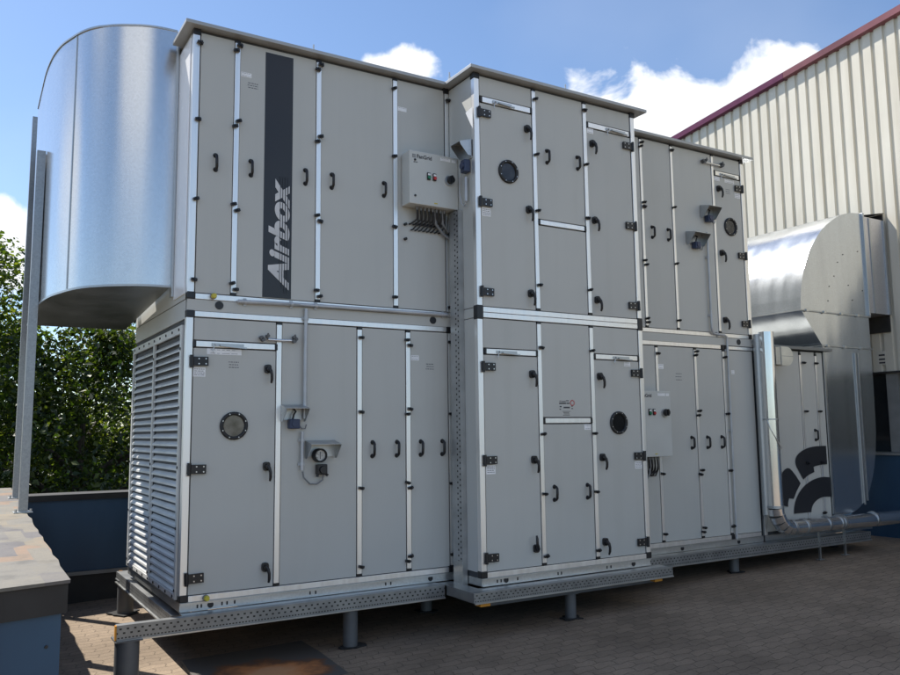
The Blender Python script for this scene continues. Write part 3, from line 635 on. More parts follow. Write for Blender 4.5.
# ---- low end section with the petal emblem
D = thing('air_handling_section', 'low end section with a dark petal emblem, behind the vertical round pipe', 'air handler', (7.5, 1, -.11))
build('casing', MB().box(6.80, 8.15, .014, 2.6, 0, 2.25), M['casing'], D)
build('frame_profile', MB().box(6.815, 6.865, -.007, .04, .0, 1.98), M['alu'], D, bevel=.003)
build('roof', MB().box(6.80, 8.29, -.06, 1.9, 2.262, 2.30), M['kerb'], D, bevel=.003)
for x in (7.68, 8.0): strip_v(D, 0, x, .05, 2.22, .034)
q = [panel(D, 0, a, b, .03, 2.25) for a, b in ((6.87, 7.663), (7.697, 7.983), (8.017, 8.15))]
put('handle', HA, q[1], 7.905, 0, 1.178)
clamps(D, 0, [(7.735, 2.1), (7.99, 2.1), (7.725, 1.48), (8.005, 1.48), (7.99, .83), (7.69, .83), (7.97, .2)])
def arc(cx, cz, r, a0, a1, n=14): return [(cx+r*math.cos(R(a0+(a1-a0)*i/n)), cz+r*math.sin(R(a0+(a1-a0)*i/n))) for i in range(n+1)]
m = MB(); yd0, yd1 = -.0095, -.0075
def clipx(poly, xm):
    out = []
    for i, a in enumerate(poly):
        b = poly[(i+1) % len(poly)]
        if a[0] <= xm: out.append(a)
        if (a[0] <= xm) != (b[0] <= xm): t_ = (xm-a[0])/(b[0]-a[0]); out.append((xm, a[1]+(b[1]-a[1])*t_))
    return out
petA = [(8.1, 1.038), (8.007, 1.038), (7.90, 1.036), (7.80, 1.028), (7.70, 1.012), (7.61, .985), (7.545, .955), (7.50, .925), (7.474, .89), (7.466, .855), (7.47, .82), (7.49, .78), (7.602, .63), (7.65, .655), (7.72, .685), (7.828, .713), (7.816, .777), (7.86, .787), (7.93, .796), (8.0, .80), (8.1, .802)]
petB = [(7.08, .35), (7.10, .52), (7.155, .65), (7.20, .73), (7.25, .765), (7.30, .78), (7.345, .772), (7.385, .745), (7.46, .675), (7.538, .583), (7.45, .49), (7.385, .40), (7.297, .412), (7.275, .36), (7.27, .31)]
for pl in (petA, petB): m.prism(clipx(pl, 8.14), 'y', yd0, yd1)
cx, cz = 8.02, .22
ring_ = [(cx+(.64)*math.cos(R(a)), cz+.425*math.sin(R(a))) for a in range(90, 181, 6)]
inn = [(cx+.30*math.cos(R(a)), cz+.175*math.sin(R(a))) for a in range(180, 89, -6)]
m.prism(ring_ + inn, 'y', yd0, yd1)
m.prism([(8.02, .395), (8.14, .39), (8.14, .635), (8.02, .645)], 'y', yd0, yd1)
build('emblem', m, M['band'], D, label='dark grey petals around a disc')
build('base_channel', MB().box(6.82, 9.0, .0, 1.9, -.071, -.003), M['zinc'], D)

# ------------------------------------------------------------------ perforated rails and feet
def rail(label, p0, p1, z, h, dep, nrm, caps=(True, True), capmat='orange', capunder=False):
    p0 = Vector((*p0, 0)); p1 = Vector((*p1, 0)); n = Vector((*nrm, 0)); c = (p0+p1)/2
    t = thing('perforated_rail', label, 'rail', (c.x, c.y, z-h), 'perforated rails under the unit')
    Ln = (p1-p0).length; m = MB()
    vs = [(*(p0.xy), z-h), (*(p1.xy), z-h), (*(p1.xy), z), (*(p0.xy), z)]
    m.add(vs, [(0, 1, 2, 3)]); m.uv.update({0: (0, 0), 1: (Ln, 0), 2: (Ln, 1), 3: (0, 1)})
    q0, q1 = p0-n*dep, p1-n*dep
    vs = [(*p0.xy, z), (*p1.xy, z), (*q1.xy, z), (*q0.xy, z), (*q0.xy, z-h), (*q1.xy, z-h), (*p0.xy, z-h), (*p1.xy, z-h)]
    m.add(vs, [(0, 1, 2, 3), (4, 5, 7, 6), (3, 2, 5, 4), (0, 3, 4, 6), (1, 7, 5, 2)])
    for i in range(4, 12): m.uv[i] = (0, .98)
    build('web', m, M['perf'], t)
    lo = MB(); a, b = p0+n*.012, p1+n*.012
    lo.add([(*p0.xy, z-h-.001), (*p1.xy, z-h-.001), (*b.xy, z-h-.001), (*a.xy, z-h-.001), (*p0.xy, z-h-.012), (*p1.xy, z-h-.012), (*b.xy, z-h-.012), (*a.xy, z-h-.012)], [(0, 1, 2, 3), (7, 6, 5, 4), (3, 2, 6, 7), (0, 3, 7, 4), (1, 5, 6, 2)])
    build('lower_flange', lo, M['zinc'], t)
    return t
ta = rail('long perforated rail under the left section, sticking out past its louvred corner', (-.473, -.18), (2.25, -.18), -.073, .102, .07, (0, -1))
build('ledge_plate', MB().box(.0, 2.25, -.11, -.002, -.080, -.0745), M['zinc'], ta)
build('end_cap', MB().box(-.485, -.474, -.181, -.15, -.175, -.073), M['orange'], ta)
tb = rail('perforated rail under the middle section, standing forward of the others', (2.266, PB-.18), (4.597, PB-.18), -.077, .080, .07, (0, -1))
build('ledge_plate', MB().box(2.266, 4.597, PB-.11, PB+.0, -.083, -.0785).box(2.268, 2.42, PB+.0, -.01, -.083, -.0785), M['zinc'], tb)
build('side_web', MB().box(2.262, 2.2655, PB-.18, -.19, -.157, -.077), M['perf'], tb)
for x in (2.47, 4.50): build('end_cap', MB().box(x-.13, x-.03, PB-.16, PB-.08, -.20, -.16), M['orange'], tb)
build('lower_channel', MB().box(2.40, 4.45, PB-.10, PB+.3, -.215, -.16), M['foot'], tb)
tc_ = rail('perforated rail under the right and low end sections, running behind the round pipe', (4.50, -.16), (8.7, -.16), -.073, .1, .07, (0, -1))
build('ledge_plate', MB().box(4.5, 8.7, -.10, -.002, -.080, -.0745), M['zinc'], tc_)
ts = rail('side rail under the louvred end, running back to the blue parapet', (-.03, 2.60), (-.03, .125), -.112, .10, .16, (-1, 0))
build('end_cap', MB().box(-.004, .03, 2.601, 2.612, -.21, -.11), M['orange'], ts)

foot_me = {}
def foot(x, y, top, r, label, g=None):
    z = gz(x); t = thing('support_foot', label, 'foot', (x, y, z), 'feet under the unit')
    build('tube', MB().cyl((x, y, z+.012), (x, y, top), r, n=18), M['foot'], t)
    build('head_plate', MB().box(x-r*1.1, x+r*1.1, y-r*1.0, y+r*1.3, top, top+.01), M['foot'], t)
    pts = []
    for i in range(14):
        a = 2*math.pi*i/14; rr = r*1.9*random.uniform(.6, 1.3); pts.append((x+rr*math.cos(a), y+rr*math.sin(a)*.9))
    build('rubber_pad', MB().prism(pts, 'z', z+.003, z+.014), M['footpad'], t)
T = -.19
foot(-.39, -.12, T, .085, 'thick foot under the end cap of the long rail, in the sunlit patch')
foot(1.375, -.10, T, .062, 'grey foot under the left section, right of the rusty plate')
foot(.05, 2.50, T, .08, 'thick foot under the far end of the side rail by the blue parapet')
foot(2.50, .60, T, .055, 'foot deep in the shade behind the junction of the left and middle sections')
foot(3.40, PB-.05, T-.03, .052, 'grey foot at the middle of the forward rail')
foot(3.40, .55, T, .05, 'foot in the dark further back below the middle section')
foot(4.85, .4, T, .05, 'small foot back below the junction of the middle and right sections')
foot(6.25, .0, T, .055, 'grey foot under the right section, left of the round pipe')
foot(8.6, .35, T, .05, 'small foot under the far end of the right rail, below the big duct')
foot(1.44, 1.6, T, .055, 'foot in the dark rear row below the left section')
foot(.7, 2.0, T, .055, 'foot at the back below the louvred end')

# ------------------------------------------------------------------ vertical cable tray in the corner
x = XA
t = thing('cable_tray', 'upright perforated cable tray in the corner beside the middle section', 'cable tray', (x-.03, -.17, -.11))
m = MB(); ya, yb, z0, z1 = -.235, -.075, -.108, 3.34
m.add([(x-.052, ya, z0), (x-.052, yb, z0), (x-.052, yb, z1), (x-.052, ya, z1)], [(0, 1, 2, 3)]); m.uv.update({0: (0, .3), 1: (0, 1.35), 2: (z1-z0, 1.35), 3: (z1-z0, .3)})
m.add([(x-.052, ya, z0), (x-.002, ya, z0), (x-.002, ya, z1), (x-.052, ya, z1), (x-.052, yb, z0), (x-.002, yb, z0), (x-.002, yb, z1), (x-.052, yb, z1)], [(0, 1, 2, 3), (5, 4, 7, 6), (0, 4, 5, 1), (3, 2, 6, 7)])
for i in range(4, 12): m.uv[i] = (0, .98)
build('tray', m, M['tray'], t)
build('foot_plate', MB().box(x-.056, x-.053, -.24, -.09, -.108, .12), M['zinc'], t)

# ------------------------------------------------------------------ control cabinets
def cabinet(x0, z0, w, h, dep, label, nc):
    t = thing('control_cabinet', label, 'control cabinet', (x0+w/2, 0, z0), 'fan control cabinets')
    y = -dep
    b = build('body', MB().box(x0, x0+w, y+.022, -.009, z0, z0+h), M['cabinet'], t, bevel=.006)
    dr = build('cabinet_door', MB().box(x0-.002, x0+w+.002, y, y+.02, z0-.002, z0+h+.002), M['cabinet'], t, bevel=.004)
    zt = z0+h
    for dx, mt in ((.20, 'green'), (.262, 'red')):
        zc = zt-.225
        bt = build('push_button', MB().box(x0+dx-.016, x0+dx+.016, y-.014, y, zc-.034, zc+.034, 1).cyl((x0+dx, y-.014, zc-.012), (x0+dx, y-.024, zc-.012), .0155, n=14).box(x0+dx-.013, x0+dx+.013, y-.016, y-.013, zc+.008, zc+.026, 2), [M[mt], M['rubber'], M['white']], dr)
    build('rotary_switch', MB().cyl((x0+.42, y, zt-.235), (x0+.42, y-.018, zt-.235), .047, n=24, mi=1).cyl((x0+.428, y-.018, zt-.23), (x0+.428, y-.05, zt-.23), .039, .034, n=20).box(x0+.421, x0+.435, y-.062, y-.05, zt-.265, zt-.195), [M['black'], M['steel']], dr)
    m = MB()
    for z in (zt-.085, z0+.075): m.cyl((x0+.058, y, z), (x0+.058, y-.006, z), .011, n=10)
    build('door_lock', m, M['black'], dr); print_lines(dr, y, x0+.04, x0+.085, zt-.108, zt-.105, 2)
    me = text_mesh('FanGrid', .05, .0006, 0, .0012); me.materials.append(M['ink']); link('lettering', me, dr, (x0+.075, y-.0012, zt-.065))
    m = MB(); 
    for a in range(3):
        for c_ in range(3): m.box(x0+.03+a*.0125, x0+.039+a*.0125, y-.0012, y, zt-.066+c_*.0125, zt-.057+c_*.0125)
    build('logo', m, M['inkgrey'], dr)
    sticker(dr, y, x0+.33, x0+.44, zt-.05, zt-.02, 1); sticker(dr, y, x0+.455, x0+.50, zt-.05, zt-.022, 1)
    build('type_plate', MB().box(x0+.26, x0+.295, y-.002, y, z0+.022, z0+.032), M['yellow'], dr)
    for k in range(nc):
        gx = x0+.12+k*.042; 
        cb = build('cable', MB().cyl((gx, -.085, z0), (gx, -.085, z0-.035), .014, .010, 8, 1).tube([(gx, -.085, z0-.03), (gx+.005, -.083, z0-.09), (gx+.03, -.06, z0-.14), (gx+.02, -.025, z0-.19-.004*k), (gx+.0, -.015, z0-.185-.004*k)] if nc < 8 else
              [(gx, -.085, z0-.03), (gx+.004, -.083, z0-.08), (gx+.018, -.05, z0-.115), (gx-.03, -.018, z0-.155), (gx-.05, -.02, z0-.16)], .0085, 6), [M['cableb'], M['cable']], t)
        build('cable', MB().tube([(gx+.015, -.07, z0-.005), (gx+.02, -.07, z0-.09), (gx+.03, -.045, z0-.15), (gx-.005, -.016, z0-.205), (gx-.03, -.018, z0-.215)], .0075, 6), M['cableb'], t)
    return t
t1 = cabinet(1.93, 3.365, .522, .5, .165, 'grey control cabinet high on the left section, in the corner above the cable tray', 8)
build('cable', MB().tube([(2.33, -.07, 3.365), (2.34, -.06, 3.24), (2.40, -.05, 3.16), (2.425, -.06, 3.3)], .014, 8), M['cable'], t1)
build('cable', MB().tube([(2.25, -.07, 3.365), (2.27, -.05, 3.23), (2.36, -.04, 3.14), (2.43, -.05, 3.1)], .014, 8), M['cable'], t1)
m = MB()
for z in (3.20, 3.06): m.cyl((1.965, 0, z), (1.965, -.03, z), .014, n=8)
build('cable_stub', m, M['rubber'], t1)
t2 = cabinet(4.64, .985, .522, .70, .165, 'taller grey control cabinet half hidden behind the middle section', 7)
build('cable', MB().tube([(4.86, -.07, .985), (4.87, -.06, .80), (4.80, -.05, .62), (4.74, -.03, .4), (4.72, -.03, .1)], .012, 8), M['cableb'], t2)
build('cable', MB().tube([(4.92, -.07, .985), (4.91, -.06, .80), (4.82, -.05, .68), (4.76, -.03, .45), (4.75, -.03, .1)], .012, 8), M['cable'], t2)

# ------------------------------------------------------------------ sensors under little rain hoods, conduits, test nozzles
def rain_hood(t, x0, x1, z1, h, dep, y=0.0):
    k = .003; m = MB()
    m.add([(x0, y-.009, z1), (x1, y-.009, z1), (x1, y-dep, z1-.03), (x0, y-dep, z1-.03), (x0, y-.009, z1-k), (x1, y-.009, z1-k), (x1, y-dep, z1-.03-k), (x0, y-dep, z1-.03-k)], [(0, 1, 2, 3), (7, 6, 5, 4), (3, 2, 6, 7), (0, 3, 7, 4), (1, 5, 6, 2), (0, 4, 5, 1)])
    for x in (x0, x1-k): m.prism([(y-.009, z1-k), (y-dep, z1-.03-k), (y-dep+.01, z1-.05), (y-.045, z1-h), (y-.009, z1-h)], 'x', x, x+k)
    m.box(x0, x1, y-.009, y-.006, z1-h*.9, z1-k)
    return build('rain_hood', m, M['hoodm'], t)
def sensor(x, z, label, gauge=False, w=.2, h=.14):
    t = thing('pressure_sensor' if not gauge else 'pressure_gauge', label, 'sensor' if not gauge else 'gauge', (x, -.05, z-.2))
    rain_hood(t, x-w/2, x+w/2, z, h, .15)
    if gauge:
        gx = x-.02; zc = z-.125
        build('dial', MB().ring((gx, zc), .045, .058, -.075, -.01, 28).cyl((gx, -.01, zc), (gx, -.06, zc), .046, n=28, mi=1).box(gx-.002, gx+.002, -.064, -.061, zc-.028, zc+.03, 2), [M['rubber'], M['dial'], M['ink']], t)
        zc = z-.245; gx = x+.0
        build('sensor_body', MB().box(gx-.045, gx+.045, -.065, -.009, zc-.04, zc+.045).cyl((gx, -.065, zc), (gx, -.085, zc), .032, .028, 16).cyl((gx-.03, -.03, zc-.04), (gx-.035, -.03, zc-.06), .012, n=8).cyl((gx+.035, -.03, zc-.03), (gx+.06, -.03, zc-.05), .012, n=8), M['black'], t, bevel=.006)
        build('cable', MB().tube([(gx+.02, -.03, zc-.04), (gx+.015, -.03, zc-.085), (gx-.04, -.03, zc-.12), (gx-.1, -.03, zc-.115), (gx-.155, -.03, zc-.06), (gx-.165, -.03, zc-.01)], .0065, 6), M['cable'], t)
    else:
        zc = z-.155
        build('sensor_body', MB().box(x-.045, x+.045, -.075, -.009, zc-.045, zc+.035).cyl((x, -.075, zc), (x, -.082, zc), .03, n=14), M['bluebox'], t, bevel=.008)
        build('cable', MB().tube([(x-.01, -.04, zc+.03), (x-.005, -.05, zc+.07), (x+.015, -.045, zc+.10), (x+.01, -.02, zc+.115)], .008, 6), M['cableb'], t)
        build('cable', MB().tube([(x+.045, -.03, zc-.01), (x+.075, -.03, zc-.045), (x+.105, -.03, zc-.045), (x+.115, -.03, zc-.01)], .006, 6), M['cable'], t)
    return t
sensor(.885, 1.515, 'blue pressure sensor under a small sheet metal hood, beside the porthole door')
sensor(1.135, 1.215, 'round dial gauge with a black switch below it, under a sheet metal hood', True, .27, .15)
sensor(6.07, 3.93, 'pressure sensor under the upper of two hoods beside the narrow porthole door', False, .22, .16)
sensor(5.83, 3.58, 'pressure sensor under the lower of two hoods, further from the narrow porthole door', False, .26, .16)

def conduit(name, label, pts, r, clips, y=-.03, mat='conduit'):
    t = thing(name, label, 'conduit', pts[0])
    build('pipe', MB().tube(pts, r, 10), M[mat], t)
    for (x, yy, z), ax in clips:
        m = MB()
        if ax == 'v': m.box(x-r-.014, x+r+.014, -.018, -.009, z-.012, z+.012); m.cyl((x, yy, z-.012), (x, yy, z+.012), r+.004, n=12)
        else: m.box(x-.012, x+.012, -.018, -.009, z-r-.014, z+r+.014); m.cyl((x-.012, yy, z), (x+.012, yy, z), r+.004, n=12)
        build('pipe_clip', m, M['conduit'], t)
    return t
conduit('electrical_conduit', 'long grey conduit lying along the middle joint of the left section', [(.40, -.03, 2.355), (.93, -.03, 2.365), (.93, -.03, 2.366), (2.40, -.03, 2.372)], .0165, [((.46, -.03, 2.356), 'h'), ((.86, -.03, 2.364), 'h'), ((1.08, -.03, 2.366), 'h'), ((2.36, -.03, 2.372), 'h')])
conduit('electrical_conduit', 'grey conduit dropping from the middle joint to the blue sensor', [(.99, -.03, 2.335), (.985, -.03, 2.0), (.985, -.03, 1.40)], .0165, [((.988, -.03, 2.25), 'v'), ((.985, -.03, 1.50), 'v')])
conduit('electrical_conduit', 'short grey conduit stub left of the dial gauge', [(.965, -.03, 1.29), (.965, -.03, .97)], .014, [((.965, -.03, 1.22), 'v'), ((.965, -.03, 1.02), 'v')])
conduit('electrical_conduit', 'grey conduit running down from the two hoods on the right section', [(6.035, -.03, 3.60), (6.035, -.03, 2.46), (6.05, -.032, 2.40), (6.08, -.03, 2.385)], .014, [((6.035, -.03, 3.3), 'v'), ((6.035, -.03, 2.6), 'v')])
conduit('electrical_conduit', 'thin grey conduit down the lower right section to the rail', [(6.085, -.03, 2.385), (6.25, -.03, 2.378), (6.285, -.03, 2.36), (6.29, -.03, 2.30), (6.285, -.03, .0)], .013, [((6.287, -.03, 1.25), 'v'), ((6.29, -.03, 2.2), 'v'), ((6.15, -.03, 2.382), 'h')])
def nozzle(x0, x1, z, label):
    t = thing('measuring_nozzle', label, 'nozzle', ((x0+x1)/2, -.03, z), 'measuring nozzle pairs')
    build('tube', MB().tube([(x0, -.02, z), ((x0+x1)/2, -.03, z-.004), (x1, -.02, z)], .011, 8), M['tube'], t)
    for x, s_ in ((x0, -1), (x1, 1)):
        build('connector', MB().cyl((x, -.009, z+.028), (x, -.05, z+.028), .014, n=10).cyl((x-.04*(s_ < 0), -.009, z-.005), (x-.04*(s_ < 0), -.05, z-.005), .016, n=10).cyl((x+.035*s_-.02, -.009, z+.012), (x+.035*s_-.02, -.05, z+.012), .015, n=10).tube([(x, -.045, z+.05), (x+.012*s_, -.045, z+.02), (x, -.03, z)], .007, 6), M['foot'], t)
nozzle(.655, .885, 2.055, 'pair of measuring nozzles above the porthole door of the left section')
nozzle(6.08, 6.36, 4.475, 'pair of measuring nozzles high on the right section, under the roof edge')
# the sensor on the flank of the middle section, facing left
t = thing('pressure_sensor', 'dark sensor with tilted hood on the flank of the middle section, beside the high cabinet', 'sensor', (XA-.05, -.32, 3.7))
x = XA
m = MB(); m.prism([(x-.006, 3.80), (x-.006, 3.98), (x-.14, 3.94), (x-.14, 3.935), (x-.012, 3.972), (x-.012, 3.80)], 'y', -.42, -.26)
for yy in (-.42, -.263): m.prism([(x-.006, 3.82), (x-.006, 3.975), (x-.14, 3.935), (x-.13, 3.91), (x-.05, 3.82)], 'y', yy, yy+.003)
build('rain_hood', m, M['hoodm'], t)
build('sensor_body', MB().box(x-.07, x-.006, -.39, -.31, 3.67, 3.79).cyl((x-.07, -.35, 3.73), (x-.085, -.35, 3.73), .03, n=14), M['bluebox'], t, bevel=.008)
build('conduit', MB().tube([(x-.03, -.345, 3.63), (x-.03, -.345, 3.40)], .016, 10), M['conduit'], t)
build('cable', MB().tube([(x-.03, -.30, 3.70), (x-.03, -.24, 3.64), (x-.03, -.23, 3.52), (x-.03, -.26, 3.40), (x-.03, -.31, 3.36), (x-.03, -.345, 3.39)], .006, 6), M['conduit'], t)

# ------------------------------------------------------------------ curved intake hood on the left end
t = thing('intake_hood', 'big rounded galvanised intake hood on the left end, high above the louvres', 'duct hood', (-.4, 1.5, 2.4))
plan = [(-.03, .47), (-.17, .475), (-.29, .50), (-.40, .545), (-.50, .595), (-.60, .665), (-.69, .755), (-.76, .865), (-.815, .99), (-.872, 1.14), (-.912, 1.32), (-.935, 1.52), (-.948, 1.75), (-.95, 2.0), (-.95, 2.3), (-.95, 2.6)]
fine = []
for i in range(len(plan)-1):
    for k in range(3):
        s_ = k/3; p0, p1, p2, p3 = plan[max(0, i-1)], plan[i], plan[i+1], plan[min(len(plan)-1, i+2)]
        fine.append(tuple(.5*(2*b+(c-a)*s_+(2*a-5*b+4*c-d_)*s_*s_+(-a+3*b-3*c+d_)*s_**3) for a, b, c, d_ in zip(p0, p1, p2, p3)))
fine.append(plan[-1])
def zb(y): return 2.517 - .061*(y-.525)
def zt(y): return 4.790 - .061*(y-.525)
m = MB(); n = len(fine); th = .006
inn = [(x_*.993+.0, y_+(.006 if x_ > -.5 else .002)) for x_, y_ in fine]
vs = [(x_, y_, zb(y_)) for x_, y_ in fine] + [(x_, y_, zt(y_)) for x_, y_ in fine]
m.add(vs, [(i, i+1, n+i+1, n+i) for i in range(n-1)], 0, True)
vs = [(x_+.004, y_+.003, zb(y_)) for x_, y_ in fine] + [(x_+.004, y_+.003, zt(y_)) for x_, y_ in fine]
m.add(vs, [(i+1, i, n+i, n+i+1) for i in range(n-1)], 1, True)
shell = build('shell', m, [M['galv'], M['inside']], t)
pl = fine + [(-.03, 2.6)]
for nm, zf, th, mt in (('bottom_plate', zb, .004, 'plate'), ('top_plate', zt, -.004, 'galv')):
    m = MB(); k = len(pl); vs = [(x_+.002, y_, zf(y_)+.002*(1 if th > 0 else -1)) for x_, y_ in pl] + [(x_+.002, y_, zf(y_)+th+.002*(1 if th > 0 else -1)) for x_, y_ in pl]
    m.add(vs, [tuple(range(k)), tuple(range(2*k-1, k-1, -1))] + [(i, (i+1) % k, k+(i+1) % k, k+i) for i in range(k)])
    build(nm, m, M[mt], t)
def rim(zf, dz, w):
    vs = []; 
    for x_, y_ in fine:
        vs += [(x_-w if x_ < -.6 else x_, y_-w, zf(y_)-dz), (x_-w if x_ < -.6 else x_, y_-w, zf(y_)+dz), (x_+.003, y_+.003, zf(y_)+dz), (x_+.003, y_+.003, zf(y_)-dz)]
    return MB().add(vs, [(i*4+j, i*4+(j+1) % 4, (i+1)*4+(j+1) % 4, (i+1)*4+j) for i in range(n-1) for j in range(4)])
build('rim', rim(zb, .009, .008), M['hoodm'], t); build('rim', rim(zt, .008, .007), M['hoodm'], t)
build('seam', MB().prism([(-.768, .905), (-.785, .90), (-.789, .912), (-.772, .918)], 'z', 2.51, 4.75), M['hoodm'], t)
build('wall_flange', MB().box(-.03, -.013, .43, .52, 2.43, 4.74), M['hoodm'], t, bevel=.003)
build('duct_back', MB().box(-.03, .012, 2.15, 2.62, 2.52, 4.6), M['panel'], t)

# ------------------------------------------------------------------ S-shaped discharge duct on the right
t = thing('discharge_duct', 'large galvanised elbow duct rising from the low end section into the cream hall wall', 'duct', (8.7, .9, -.1))
Y0, Y1 = -.004, 1.95
el = [(7.765, 2.80), (7.778, 2.95), (7.80, 3.08), (7.832, 3.208), (7.88, 3.34), (7.963, 3.506), (8.035, 3.615), (8.122, 3.718), (8.215, 3.82), (8.319, 3.92), (8.43, 4.0), (8.549, 4.072), (8.68, 4.14), (8.819, 4.195), (8.93, 4.225), (9.05, 4.244), (9.15, 4.252), (9.255, 4.256)]
def duct(name, poly, mat, smooth_n=0):
    m = MB(); k = len(poly); vs = [(p[0], Y0, p[1]) for p in poly] + [(p[0], Y1, p[1]) for p in poly]
    for i in range(k): m.add([vs[i], vs[(i+1) % k], vs[k+(i+1) % k], vs[k+i]], [(0, 1, 2, 3)], 0, i < smooth_n)
    m.add(vs[:k], [tuple(range(k-1, -1, -1))]); m.add(vs[k:], [tuple(range(k))])
    o = build(name, m, mat, t); bm = bmesh.new(); bm.from_mesh(o.data); bmesh.ops.remove_doubles(bm, verts=bm.verts, dist=1e-5); bm.to_mesh(o.data); bm.free()
    for e in o.data.edges: pass
    return o
def sharpen(o, ang=40):
    bm = bmesh.new(); bm.from_mesh(o.data)
    for e in bm.edges:
        if len(e.link_faces) == 2 and e.calc_face_angle(0) > R(ang): e.smooth = False
    bm.to_mesh(o.data); bm.free()
sharpen(duct('upper_elbow', el + [(9.255, 2.79)], M['duct'], len(el)-1))
duct('taper', [(7.77, 2.785), (9.25, 2.785), (9.25, 2.345), (8.166, 2.345)], M['duct'])
lo = [(9.255, 2.335), (9.25, 1.8), (9.24, 1.40), (9.23, 1.18), (9.197, .96), (9.14, .74), (9.068, .562), (8.98, .42), (8.878, .307), (8.76, .225), (8.64, .178), (8.5, .15), (8.3, .14), (8.166, .14)]
sharpen(duct('lower_elbow', lo + [(8.166, 2.335)], M['duct'], len(lo)-1))
for z, x0, x1 in ((2.787, 7.75, 9.27), (2.34, 8.15, 9.27)):
    f_ = build('flange', MB().box(x0, x1, Y0-.022, Y0-.001, z-.008, z+.008).box(x0-.02, x0, Y0-.022, Y1, z-.008, z+.008), M['hoodm'], t)
    xx = x0+.1
    while xx < x1-.05: build('clamp', MB().obox((xx, Y0-.024, z), .022, .012, .016, (0, 0, 0)), M['zinc'], t); xx += .37
build('stiffener', MB().box(8.84, 8.865, Y0-.022, Y0-.001, .25, 2.27).box(8.90, 8.925, Y0-.022, Y0-.001, .30, 2.27), M['hoodm'], t, bevel=.002)
build('stiffener', MB().box(8.15, 8.185, Y0-.018, Y0-.001, .17, 2.33), M['hoodm'], t, bevel=.002)
build('stiffener', MB().box(9.235, 9.265, Y0-.03, Y0+.02, 2.80, 4.265), M['hoodm'], t, bevel=.002)
m = MB()
for x_, z_ in ((8.35, 2.95), (8.4, 3.15), (8.52, 3.3), (8.62, 3.5), (8.75, 3.62), (8.83, 3.2), (8.9, 3.0), (9.1, 3.7), (9.15, 3.15)): m.cyl((x_, Y0, z_), (x_, Y0-.005, z_), .0075, n=8)
build('screw', m, M['rubber'], t)
build('collar', MB().box(9.268, 9.862, .03, 1.85, 2.86, 4.24), M['collar'], t)
build('collar_seam', MB().box(9.28, 9.31, .012, .029, 2.86, 4.23).box(9.46, 9.49, .018, .029, 2.86, 4.23).box(9.80, 9.85, .01, .029, 2.86, 4.23), M['hoodm'], t)
build('wall_opening', MB().box(9.845, 9.872, .05, 1.95, 2.62, 4.34), M['bitumen'], t)  # black sheet standing in for the shade inside the opening
build('rain_lip', MB().add([(9.30, .08, 4.26), (9.87, .03, 4.36), (9.87, 1.9, 4.36), (9.30, 1.9, 4.26), (9.30, .08, 4.25), (9.87, .03, 4.35), (9.87, 1.9, 4.35), (9.30, 1.9, 4.25)], [(0, 1, 2, 3), (7, 6, 5, 4), (0, 4, 5, 1), (0, 3, 7, 4), (1, 5, 6, 2)]), M['bitumen'], t)

# ------------------------------------------------------------------ round pipe with elbow
t = thing('round_pipe', 'shiny round pipe coming down past the emblem and bending along the ground to the hall', 'pipe', (6.83, -.16, -.3))
PX, PY, PZ, PR = 6.835, -.16, .085, .088
build('riser', MB().cyl((PX, PY, .33), (PX, PY, 2.43), PR, n=32), M['tube'], t)
build('rear_pipe', MB().cyl((PX-.06, PY+.09, .25), (PX-.06, PY+.09, 2.41), .042, n=20), M['hoodm'], t)
segs = [(PX+.25*(1-math.cos(R(a))), PY, .33-.245*math.sin(R(a))) for a in range(0, 91, 18)]
for i in range(len(segs)-1):
    build('elbow', MB().cyl(segs[i], segs[i+1], PR+.004+.002*(i % 2), n=28), M['tube'], t)
def bandp_(x): build('joint_band', MB().cyl((x, PY, PZ), (x+.03, PY, PZ), PR+.009, n=28), M['hoodm'], t)
build('run', MB().cyl((PX+.25, PY, PZ), (9.86, PY, PZ-.02), PR, n=32), M['tube'], t)
for x_ in (7.09, 7.32, 7.75, 8.0, 8.06, 8.75): bandp_(x_)
build('joint_band', MB().cyl((PX, PY, 1.37), (PX, PY, 1.385), PR+.006, n=28), M['hoodm'], t)
build('joint_band', MB().cyl((PX, PY, .33), (PX, PY, .36), PR+.008, n=28), M['hoodm'], t)
build('bracket', MB().box(6.79, 6.85, -.085, -.01, 2.28, 2.34).box(6.775, 6.82, -.03, -.01, 2.2, 2.36), M['zinc'], t)
build('cable', MB().tube([(PX-.09, PY-.02, 1.37), (PX-.085, PY-.05, 1.27), (PX-.01, PY-.1, 1.10), (PX+.045, PY-.095, 1.03)], .006, 6), M['zinc'], t)
for x_ in (7.62, 8.13): build('support_leg', MB().box(x_-.012, x_+.012, PY-.012, PY+.012, gz(x_), PZ-.08).box(x_-.05, x_+.05, PY-.03, PY+.03, gz(x_)+.003, gz(x_)+.011), M['zinc'], t)
t = thing('signal_horn', 'beige D-shaped plastic housing bracketed beside the top of the round pipe', 'housing', (7.1, -.15, 2.02))
poly = [(7.03, 2.03), (7.14, 2.03)] + [(7.14+.11*math.cos(R(a)), 2.145+.115*math.sin(R(a))) for a in range(-90, 91, 15)] + [(7.03, 2.26)]
build('housing', MB().prism(poly, 'y', -.22, -.10), M['beige'], t, bevel=.004)
build('bracket', MB().box(6.935, 7.028, -.21, -.11, 2.04, 2.25).cyl((6.925, -.17, 2.16), (6.96, -.17, 2.16), .022, n=10), M['hoodm'], t)
build('seam', MB().box(7.03, 7.245, -.2215, -.22, 2.142, 2.146), M['frame'], t)

